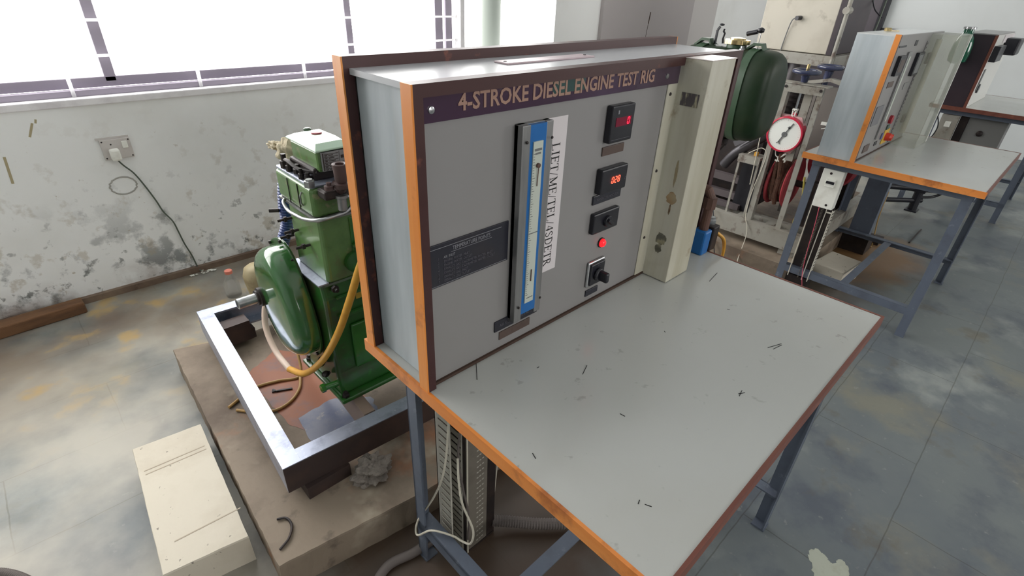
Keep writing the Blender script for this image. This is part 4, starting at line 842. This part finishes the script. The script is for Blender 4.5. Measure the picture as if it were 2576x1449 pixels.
for k in range(40):
    t = 2*PI*k/40; r0 = SR*.84; r1 = SR*(.78 if k % 5 else .74)
    m.bar((SX-.0078, SY_+r0*math.cos(t), SZ+r0*math.sin(t)), (SX-.0078, SY_+r1*math.cos(t), SZ+r1*math.sin(t)), .0010, .0004, up=(1, 0, 0))
m.build('dial_marks', mat('faint_dial_marks', (200, 204, 200), .5), sb)
MB().prism([(SY_-.075, SZ+.055), (SY_+.07, SZ+.055), (SY_+.06, SZ+.094), (SY_-.055, SZ+.094)], 'X', SX+.012, SX+.045).prism([(SY_-.05, SZ-.095), (SY_+.05, SZ-.095), (SY_+.075, SZ-.05), (SY_-.075, SZ-.05)], 'X', SX+.012, SX+.045).build('back_plate', mat('pinkish_back_plate', (216, 176, 176), .4), sb)
MB().tube([(SX+.02, SY_-.005, SZ+.092), (SX+.02, SY_-.008, SZ+.105), (SX+.02, SY_-.016, SZ+.108), (SX+.02, SY_-.02, SZ+.098)], .005, 8, smooth=5).build('top_hook', M_dialred, sb)
MB().tube([(SX+.02, SY_+.03, SZ-.09), (SX+.02, SY_+.022, SZ-.12), (SX+.02, SY_+.005, SZ-.13)], .003, 8, smooth=5).tube([(SX+.02, SY_-.03, SZ-.10), (SX+.02, SY_-.005, SZ-.125)], .005, 8).build('bottom_hook', M_white, sb)
# second screw column of the same machine, deeper
dz = thing('screw_column', (2.9, .1, .25), 'second grey screw column with navy handwheel behind the dial', 'screw column')
MB().box(2.88, 2.95, .03, .045, .25, .98).box(2.88, 2.95, .17, .185, .25, .98).box(2.885, 2.89, .045, .17, .60, .98).build('post', mat('dusty_grey_steel', (112, 106, 100), .5), dz)
MB().prism([(-.02, .96), (.07, 1.015), (.12, 1.022), (.25, .99), (.25, .975), (.12, 1.005), (.07, .995), (-.02, .94)], 'X', 2.86, 2.90).build('angle_arm', M_whitep, dz)
MB().box(2.892, 2.90, -.06, .03, .25, .96).build('grey_panel', mat('purplish_grey_panel', (96, 82, 86), .6), dz)
handwheel(dz, 2.90, .150, 1.072, .055)
MB().cyl((2.9, .155, .9), (2.9, .155, 1.05), .016, 12).build('spindle', M_navy, dz)
MB().box(2.87, 2.89, .02, .10, .785, .80).bar((2.868, .09, .765), (2.868, .05, .78), .006, .004).build('white_tag', M_white, dz)
MB().tube([(2.86, .02, .95), (2.86, .01, .93), (2.86, -.0, .88), (2.86, -.01, .86)], .008, 8).build('bracket_hook', M_white, dz)
# bulk of the engine of that rig: dark crankcase, red drum end, silencer
e2 = thing('brake_engine', (3.2, .4, .25), 'dark oily engine with red flywheel guard behind the rope brake', 'engine')
MB().box(3.02, 3.30, .23, .60, .25, .62).build('crankcase', M_darker, e2, bevel=.02)
MB().box(3.18, 3.36, .30, .56, .62, .92).build('cylinder', M_darker, e2, bevel=.015)
for i in range(9): MB().box(3.16, 3.39, .27, .59, .645+i*.03, .651+i*.03).build('cooling_fin', M_darker, e2)
MB().lathe((3.03, .02, .54), [(.04, 0), (.125, .002), (.135, .03), (.135, .07), (.12, .08)], 36, 'X').build('flywheel_guard', mat('dark_red_guard', (128, 24, 34), .45), e2, smooth=30)
MB().box(2.80, 3.0, .30, .62, .25, .34).build('gearbox', M_darker, e2, bevel=.015)
MB().lathe((2.86, .5, .46), [(.05, -.06), (.075, -.05), (.075, .05), (.05, .06)], 24, 'X').build('pump', M_darker, e2, smooth=True)
# open white bracket frame with wires on top
g = thing('bracket_stand', (2.63, .33, .25), 'small open white metal bracket stand left of the rope brake', 'stand')
for y in (.385, .275):
    MB().box(2.61, 2.618, y-.006, y+.006, .25, .60).build('post', M_whitep, g)
MB().box(2.60, 2.70, .268, .392, .585, .602).build('top_plate', M_whitep, g)
MB().box(2.60, 2.607, .268, .392, .56, .585).build('lip', M_whitep, g)
MB().box(2.69, 2.698, .268, .392, .25, .585).build('back_plate', M_dark, g)
MB().lathe((2.64, .31, .602), [(.012, 0), (.012, .02), (.006, .022)], 12).build('yellow_cap', M_yel, g)
cable('wire', [(2.62, .35, .61), (2.60, .31, .64), (2.60, .27, .66), (2.60, .24, .62), (2.59, .255, .45), (2.59, .26, .36), (2.575, .25, .27), (2.56, .22, .22), (2.53, .20, .16), (2.45, .18, .05), (2.42, .15, .005)], .0022, M_cable, 'pale wire sagging over the off-white frame channel')
cable('wire', [(2.6, .29, 1.0), (2.59, .30, .80), (2.59, .29, .62), (2.60, .285, .45)], .0028, M_cable, 'thin straight wire hanging left of the rope brake upright')
cable('wire', [(2.56, .45, .28), (2.5, .40, .22), (2.44, .33, .08), (2.38, .27, .005)], .003, M_dark, 'short dark wire in front of the off-white frame')
cable('wire', [(2.30, .22, .004), (2.36, .16, .004), (2.38, .04, .004), (2.36, -.08, .004)], .003, M_ylthin, 'thin tan wire trailing over the plinth near middle table', 'wire')
# grey steel strut and bars beyond panel end
g = thing('belt_guard', (2.72, .6, .25), 'dark grey sloping belt guard and bars left of the bracket stand', 'guard')
MB().tube([(2.66, .27, .74), (2.66, .36, .66), (2.66, .44, .58), (2.66, .49, .50)], .028, 12, smooth=5).build('sloping_tube', mat('grey_tube', (78, 76, 80), .35, metal=.5), g, smooth=True)
MB().bar((2.62, .24, .79), (2.62, .44, .645), .012, .03).build('strut', mat('grey_strut', (104, 102, 106), .4, metal=.4), g)
MB().box(2.7, 2.74, .34, .75, .40, .44).box(2.7, 2.74, .34, .75, .30, .34).box(2.66, 2.70, .34, .65, .255, .285).build('rails', mat('dusty_rail', (92, 84, 86), .5), g)
MB().box(2.78, 2.80, .34, .80, .25, .80).build('back_plate', M_darker, g)

# ------------------------------------------------------------------ fuel tank on its stand (first rig)
ft = thing('fuel_tank', (1.95, .25, .83), 'dark green drum fuel tank with straps and nickel cap right of the big panel', 'fuel tank')
def rsup(yv, sx_, sz_, n=40, p=3.0, cx=1.95, cz=1.018):
    out = []
    for k in range(n):
        t = 2*PI*k/n; c, s = math.cos(t), math.sin(t)
        out.append((cx+sx_*math.copysign(abs(c)**(2/p), c), yv, cz+sz_*math.copysign(abs(s)**(2/p), s)))
    return out
RX, RZ = .125, .180
ys = [(.045, .55), (.050, .74), (.060, .86), (.078, .95), (.10, .99), (.12, 1), (.40, 1), (.42, .99), (.442, .95), (.46, .86), (.47, .74)]
MB().loft([rsup(y, RX*k if k < 1 else RX, RZ*(1-(1-k)*.8)) for y, k in ys]).build('tank_body', M_tank, ft, smooth=60)
for y in (.155, .385):
    m = MB(); N_ = 41; a = []
    for yy in (y-.016, y+.016):
        for off in (.001, .005):
            a.append([(1.95+(RX+off)*math.copysign(abs(math.cos(t))**(2/3), math.cos(t)), yy, 1.018+(RZ+off)*math.copysign(abs(math.sin(t))**(2/3), math.sin(t))) for t in [2*PI*i/N_ for i in range(N_)]])
    v = [[m.bm.verts.new(p) for p in r] for r in a]
    for i in range(N_):
        j = (i+1) % N_
        for p, q in ((0, 1), (1, 3), (3, 2), (2, 0)): m.bm.faces.new((v[p][i], v[p][j], v[q][j], v[q][i]))
    m.build('strap', M_strap, ft, smooth=40)
    MB().prism([(y-.03, 1.195), (y-.018, 1.222), (y+.018, 1.222), (y+.05, 1.195), (y+.045, 1.19), (y+.016, 1.212), (y-.016, 1.212), (y-.026, 1.19)], 'X', 1.92, 1.955).build('saddle', M_strap, ft)
MB().lathe((1.94, .25, 1.195), [(.04, 0), (.04, .012), (.034, .014)], 28).build('filler_neck', M_strap, ft, smooth=30)
m = MB(); pr_ = []
for k in range(64):
    r = .050+.0035*math.cos(8*2*PI*k/64); pr_.append((1.94+r*math.cos(2*PI*k/64), .25+r*math.sin(2*PI*k/64)))
m.prism(pr_, 'Z', 1.210, 1.226); m.lathe((1.94, .25, 1.226), [(.032, 0), (.030, .006), (.01, .009)], 24)
m.build('filler_cap', M_brass, ft, smooth=40)
MB().lathe((1.90, .205, 1.185), [(.012, 0), (.012, .012), (.008, .014), (.008, .022)], 8).build('vent_nut', M_steel, ft)
MB().box(1.945, 1.955, .35, .357, 1.20, 1.255).bar((1.95, .353, 1.255), (1.95, .345, 1.268), .008, .008).blob((1.95, .338, 1.276), .008, .010, .005, .1, 2).build('throttle_rod', M_dark, ft)
MB().tube([(1.95, .318, 1.205), (1.95, .322, 1.225), (1.95, .319, 1.244), (1.95, .326, 1.252), (1.95, .324, 1.262)], .0045, 8).build('choke_rod', M_dark, ft)
cable('grip_lever', [(1.95, .16, 1.18), (1.95, .165, 1.215), (1.95, .166, 1.262)], .0018, M_steel, 'black-gripped lever rising behind the green fuel tank', 'lever')
gl = bpy.data.objects['grip_lever']
MB().tube([(1.95, .222, 1.250), (1.95, .180, 1.262)], .009, 12).blob((1.95, .168, 1.267), .013, .014, .011, .05, 2).build('grip', M_dark, gl, smooth=True)
ts = thing('tank_stand', (1.95, .25, 0), 'dark steel stand carrying the green fuel tank behind the big panel', 'stand')
MB().box(1.84, 2.06, .20, .44, .826, .836).build('shelf', M_darker, ts)
for x in (1.86, 2.04): MB().box(x-.012, x+.012, .36, .384, 0, .826).build('leg', M_darker, ts)
for x in (1.86, 2.04): MB().box(x-.012, x+.012, .42, .444, 0, .826).build('leg', M_darker, ts)
MB().box(1.84, 2.06, .355, .45, .60, .615).build('brace', M_darker, ts)
MB().lathe((1.93, .20, .80), [(.012, 0), (.016, .01), (.016, .03)], 12).tube([(1.93, .20, .80), (1.93, .21, .78), (1.93, .24, .775), (1.93, .30, .78)], .006, 8).build('fuel_cock', M_darker, ts)

# ------------------------------------------------------------------ air box on its shelf, posts
g = thing('air_box', (3.2, .45, 1.11), 'large off-white air box on a shelf with thin black-tipped wire', 'box')
MB().box(3.08, 3.55, .25, .655, 1.113, 1.72).build('body', M_box, g, bevel=.004)
MB().box(3.075, 3.551, .225, .25, 1.113, 1.72).build('dark_side', M_dkside, g)
MB().tube([(3.075, .50, 1.10), (3.07, .49, 1.20), (3.06, .475, 1.27), (3.06, .455, 1.283), (3.06, .44, 1.285)], .003, 8, smooth=6).build('wire', M_grey, g)
MB().cyl((3.08, .44, 1.285), (3.045, .448, 1.284), .012, 12).build('wire_gland', M_dark, g)
g = thing('shelf_stand', (3.2, .4, 0), 'off-white steel shelf stand under the air box', 'stand')
MB().box(3.05, 3.6, .185, .70, 1.052, 1.11).build('shelf', M_whitep, g, bevel=.003)
for x, y in ((3.10, .68), (3.56, .22), (3.56, .66)): MB().box(x-.015, x+.015, y-.015, y+.015, PT if x < 4 else 0, 1.052).build('leg', M_darker, g)
MB().tube([(3.1, .40, 1.06), (3.1, .41, .95), (3.1, .42, .75), (3.1, .425, .63)], .028, 12).build('grey_pipe', mat('dark_grey_pipe', (84, 80, 82), .5), g, smooth=True)
g = thing('steel_post', (3.05, .2, 0), 'thin tall off-white steel post right of the air box', 'post')
MB().cyl((3.05, .20, PT), (3.05, .20, 1.7), .011, 12).build('tube', M_whitep, g, smooth=True)
MB().cyl((3.02, .20, 1.335), (3.08, .20, 1.335), .018, 12).build('joint', M_whitep, g)
cable('wire', [(3.3, .10, 1.6), (3.25, .09, 1.3), (3.2, .09, 1.1), (3.2, .10, .95)], .004, M_greenc, 'grey-green wire hanging right of the air box', 'wire')
cable('wire', [(3.6, .28, 1.65), (3.55, .25, 1.45), (3.5, .20, 1.35), (3.5, .14, 1.30)], .003, M_dark, 'thin black wire looping beside the dark door', 'wire')
g = thing('dark_machine', (3.3, 0.0, 0), 'dark machine column standing behind the middle cabinet', 'machine')
MB().box(3.42, 3.7, -.02, .16, PT, 1.05).build('body', M_darker, g, bevel=.02)
MB().box(3.45, 3.66, .0, .13, 1.05, 1.10).build('top_cap', M_whitep, g, bevel=.01)

# ------------------------------------------------------------------ second cabinet on table 2 (local coordinates of table 2)
c2 = thing('control_panel_cabinet', (T2[0], T2[1], TH), 'middle blue-grey control cabinet with orange front edge on second table', 'control panel', rot=R2, local=True)
c2['_o'] = (0, 0, TH)
BX0, BX1, BF, BB = .006, .80, -.215, -.058
MB().box(BX0, BX1, BF+.012, BB, TH+.001, 1.266).build('side_panel', M_cheek, c2, bevel=.001)
MB().box(BX0, BX1, BF+.012, BB, 1.266, 1.270).build('top_panel', mat('top_laminate_second', (206, 208, 208), .3), c2)
MB().box(BX0+.006, BX1, BF, BF+.012, TH+.001, 1.270).build('front_panel', M_lam, c2)
MB().box(BX0-.003, BX0+.006, BF-.006, BF+.014, TH+.001, 1.274).build('edge_beading', M_orange, c2)
MB().box(BX0+.004, BX0+.018, BF-.006, BF, TH+.001, 1.272).build('frame_strip', M_mahog, c2)
MB().box(BX0+.02, BX1, BF-.004, BF, TH+.001, TH+.006).build('bottom_seam', M_gap, c2)
def cbox(nm, x0, x1, z0, z1, d, m, p=None, bev=.0015): return MB().box(x0, x1, BF-d, BF, z0, z1).build(nm, m, p or c2, bevel=bev)
q = cbox('meter', .10, .19, 1.11, 1.19, .014, M_dark); MB().box(.115, .175, BF-.0146, BF-.014, 1.125, 1.175).build('meter_glass', M_platebr, q)
cbox('name_plate', .10, .185, 1.06, 1.085, .002, M_platebr)
cbox('name_plate', .06, .17, 1.222, 1.23, .002, M_plate)
cbox('name_plate', .30, .34, 1.222, 1.245, .002, M_plate)
q = cbox('manometer', .235, .245, .82, 1.2, .008, M_alu); MB().box(.252, .29, BF-.006, BF, .82, 1.2).build('scale_board', M_alu, q); MB().box(.262, .285, BF-.008, BF-.006, .90, 1.18).build('scale_strip', M_scale, q)
q = cbox('meter', .40, .50, 1.09, 1.19, .014, M_dark); MB().box(.415, .485, BF-.0146, BF-.014, 1.10, 1.18).build('meter_glass', M_grey, q); 
cbox('name_plate', .39, .47, 1.03, 1.06, .003, M_alu)
cbox('temperature_plate', .07, .175, .90, .985, .003, mat('grey_torn_plate', (112, 112, 116), .5))
cbox('name_plate', .10, .18, .775, .81, .003, M_platebr); cbox('name_plate', .26, .30, .785, .805, .003, M_plate)
q = MB().lathe((.385, BF, .895), [(.02, 0), (.02, -.012), (.01, -.014)], 20, 'Y').build('red_button', mat('dark_red_button', (150, 30, 44), .4), c2)
cbox('green_button', .38, .415, .845, .868, .006, mat('dull_green_button', (70, 92, 84), .5))
q = cbox('switch_plate', .375, .455, .775, .845, .004, mat('yellow_switch_plate', (206, 168, 60), .5)); MB().lathe((.42, BF-.004, .808), [(.02, 0), (.018, -.02), (.01, -.03)], 20, 'Y').bar((.405, BF-.026, .8), (.435, BF-.026, .816), .012, .016, up=(0, 1, 0)).build('red_knob', mat('orange_red_knob', (206, 60, 40), .4), q)
cbox('blue_switch', .335, .36, .805, .835, .006, mat('blue_grey_switch', (90, 104, 140), .4))
q = cbox('perforated_strip', .515, .53, .765, 1.235, .004, M_alu)
m = MB()
for i in range(26): z = .775+i*.0178; m.box(.5185, .5265, BF-.0045, BF-.004, z, z+.008)
m.build('holes', M_darker, q)
# clear acrylic box in front of the right part
ac = MB(); t = .004; ax0, ax1, ay0, ay1 = .56, .80, -.330, BF
ac.box(ax0, ax0+t, ay0, ay1, TH+.001, 1.262).box(ax1-t, ax1, ay0, ay1, TH+.001, 1.262).box(ax0+t, ax1-t, ay0, ay0+t, TH+.001, 1.262).box(ax0, ax1, ay0, ay1, 1.262, 1.266)
aco = ac.build('acrylic_cover', M_acryl, c2)
MB().box(ax1-.02, ax1+.001, ay0-.001, ay0+.006, TH+.002, 1.262).build('white_corner_strip', mat('frosted_corner', (196, 198, 192), .5), aco)
MB().box(.62, .68, BF-.012, BF, 1.13, 1.18).build('clamp', M_platebr, c2, bevel=.003)
MB().box(.62, .68, BF-.012, BF, .85, .89).build('clamp', M_platebr, c2, bevel=.003)
MB().cyl((.65, BF-.02, .80), (.65, BF-.02, 1.24), .012, 16).build('burette', M_pvc, c2, smooth=True)
o = MB().lathe((2.60, -.12, 1.272), [(.014, 0), (.016, .01), (.012, .014)], 12).bar((2.60, -.12, 1.274), (2.66, -.15, 1.274), .005, .004).build('brass_fitting', M_brass, org=(2.6, -.12, 1.27)); tag(o, 'small metal fitting lying on top of the middle cabinet', 'fitting')

# switch box + duct under table 2
g = thing('switch_box', (2.40, -.155, .6), 'white switch box with breaker hanging under the middle table', 'switch box')
MB().box(2.392, 2.44, -.205, -.112, .497, .686).build('box', M_white, g, bevel=.002)
b = MB().box(2.380, 2.392, -.182, -.142, .605, .645).build('breaker', M_white, g, bevel=.002)
MB().box(2.376, 2.381, -.18, -.144, .622, .634).build('breaker_lever', M_dark, b)
for z in (.668, .515): MB().lathe((2.392, -.150 if z > .6 else -.175, z), [(.006, 0), (.005, -.002)], 12, 'X').build('screw', M_darker, g)
g = thing('cable_duct', (2.42, -.16, 0), 'slotted trunking with red wires under the middle table switch box', 'cable duct')
slotted_duct_y = MB().box(2.43, 2.436, -.21, -.11, .10, .5); slotted_duct_y.build('duct_back', M_darker, g)
m = MB()
for i in range(22):
    z = .105+i*.0178; m.box(2.395, 2.43, -.213, -.211, z, z+.010)
m.box(2.3925, 2.3945, -.213, -.184, z, z+.007)
m.box(2.393, 2.396, -.214, -.210, .10, .497).box(2.3925, 2.3945, -.187, -.183, .10, .497); m.build('duct_comb', M_ductw, g)
m = MB()
for i in range(22):
    z = .105+i*.0178; m.box(2.395, 2.43, -.164, -.162, z, z+.010)
m.build('duct_comb', M_duct, g)
MB().box(2.393, 2.396, -.116, -.112, .10, .497).build('edge_strip', M_cable, g)
MB().box(2.42, 2.46, -.215, -.10, 0, .10).build('foot', M_darker, g)
cable('wire', [(2.39, -.15, .50), (2.385, -.16, .40), (2.39, -.165, .28), (2.385, -.18, .15), (2.38, -.21, .05)], .0016, mat('pink_wire', (206, 84, 104), .5), 'pink wire running down the trunking under the middle table', 'wire')
cable('wire', [(2.47, -.02, .60), (2.46, -.05, .45), (2.46, -.04, .36), (2.47, -.07, .30)], .005, mat('olive_yellow', (176, 160, 70), .5), 'yellow wires bunched behind the white switch box', 'wire')
# white concrete block under table 2
o = MB().box(2.65, 2.89, -.33, -.16, 0, .108, rot=math.radians(-6)).build('concrete_block', M_concW, bevel=.006, org=(2.77, -.24, 0)); tag(o, 'square white concrete block on the floor under the middle table', 'concrete block')
# leaning blue-grey channel post behind
g = thing('channel_post', (3.3, -.22, 0), 'wide blue-grey steel channel post under the middle table', 'post')
MB().box(3.28, 3.34, -.255, -.14, .10, .70).build('channel', M_legs, g, bevel=.002)
MB().box(3.26, 3.40, -.27, -.12, 0, .10).build('foot', M_darker, g)
o = MB().box(3.5, 3.62, -.29, -.13, 0, .03).build('floor_plate', M_darker, org=(3.55, -.2, 0)); tag(o, 'small dark steel plate on the rusty floor behind middle table', 'plate')
# dark pipes between table 2 and 3
g = thing('pipe_rack', (4.6, -.3, 0), 'black pipe and valve assembly low behind the middle table', 'pipes')
MB().cyl((4.3, -.02, .17), (4.72, -.62, .17), .022, 14).cyl((4.2, -.02, .08), (4.5, -.30, .08), .018, 12).build('pipe', M_dark, g, smooth=True)
MB().cyl((4.47, -.27, 0), (4.47, -.27, .2), .03, 14).box(4.42, 4.52, -.31, -.23, 0, .01).box(4.43, 4.51, -.31, -.22, .15, .21).build('valve', M_dark, g)
MB().tube([(4.50, -.28, .10), (4.56, -.35, .11), (4.58, -.40, .15)], .01, 8, smooth=5).build('lever', M_dark, g, smooth=True)
cable('wire', [(3.7, -.20, .30), (3.6, -.22, .15), (3.5, -.26, .006), (3.42, -.27, .006)], .004, mat('tan_cable', (156, 126, 76), .5), 'tan cable hanging down to the floor behind the blue-grey post', 'wire')
o = MB().cyl((4.05, -.42, .006), (3.72, -.42, .006), .005, 8).build('steel_rod', M_darker, org=(3.9, -.42, 0)); tag(o, 'thin dark rod lying on the floor behind the middle table', 'rod')

# ------------------------------------------------------------------ third cabinet on table 3
T3 = (4.6, -.085)
c3 = thing('control_panel_cabinet', (T3[0], T3[1], TH), 'farthest control cabinet, dark-sided, near the white wall', 'control panel', rot=math.radians(-.7), local=True); c3['_o'] = (0, 0, TH)
MB().box(.006, .75, -.20, -.045, TH+.001, 1.215).build('side_panel', M_dkside, c3)
MB().box(.0, .76, -.21, -.03, 1.215, 1.222).build('top_panel', M_lam, c3)
MB().box(.006, .75, -.212, -.20, TH+.001, 1.215).build('front_panel', mat('white_panel', (214, 214, 210), .4), c3)
MB().box(.002, .006, -.215, -.198, TH+.001, 1.218).build('edge_beading', M_mahog2, c3)
MB().box(.05, .28, -.25, -.212, 1.05, 1.15).build('meter', M_dark, c3, bevel=.004)
MB().box(.42, .60, -.30, -.212, 1.08, 1.19).build('meter', M_dark, c3, bevel=.01)
MB().box(.08, .12, -.217, -.212, .86, 1.0).box(.13, .15, -.22, -.212, .85, .90).build('gauge', M_grey, c3)
MB().lathe((.14, -.212, .87), [(.03, 0), (.03, -.01)], 16, 'Y').build('knob', M_dark, c3)
MB().box(.30, .75, -.218, -.212, 1.16, 1.21).build('name_plate', M_paper, c3)
g = thing('glass_bottle', (4.52, -.14, 1.03), 'dark green glass jar hanging at the side of the farthest cabinet', 'bottle')
MB().lathe((4.52, -.142, 1.03), [(.03, 0), (.052, .015), (.058, .06), (.055, .12), (.045, .16), (.03, .185), (.028, .215)], 28).build('body', M_bgreen, g, smooth=True)
MB().lathe((4.52, -.142, 1.245), [(.036, 0), (.036, .012), (.03, .014)], 24).build('lid', M_steel, g, smooth=30)
MB().box(4.55, 4.605, -.16, -.12, 1.03, 1.045).build('bracket', M_darker, g)
g = thing('panel_box', (4.75, -.35, .55), 'grey box with small knob mounted under the farthest table', 'box')
MB().box(4.72, 4.95, -.56, -.335, .46, .70).build('body', mat('grey_box_paint', (116, 116, 114), .5), g, bevel=.004)
MB().lathe((4.72, -.43, .58), [(.02, 0), (.02, -.012), (.008, -.02)], 12, 'X').build('knob', M_darker, g)
g = thing('switch_plate', (4.66, -.22, .6), 'pale switch plate on a post under the farthest table', 'switch')
MB().box(4.655, 4.70, -.285, -.18, .45, .684).build('plate', M_whitep, g, bevel=.003)
MB().box(4.650, 4.655, -.25, -.215, .60, .64).build('breaker', M_white, g)
MB().box(4.71, 4.73, -.335, -.285, .3, .70).build('dark_back', M_darker, g)
cable('wire', [(4.6, -.15, .70), (4.6, -.19, .60), (4.6, -.175, .50), (4.6, -.16, .44)], .004, M_dark, 'black wire dangling beside the pale switch plate', 'wire')
cable('wire', [(5.2, -.86, .10), (5.3, -.95, .02), (5.4, -1.1, .006), (5.5, -1.4, .006)], .005, M_dark, 'black wire on the floor at far right edge', 'wire')

for ob in bpy.data.objects:
    if '_o' in ob: del ob['_o']
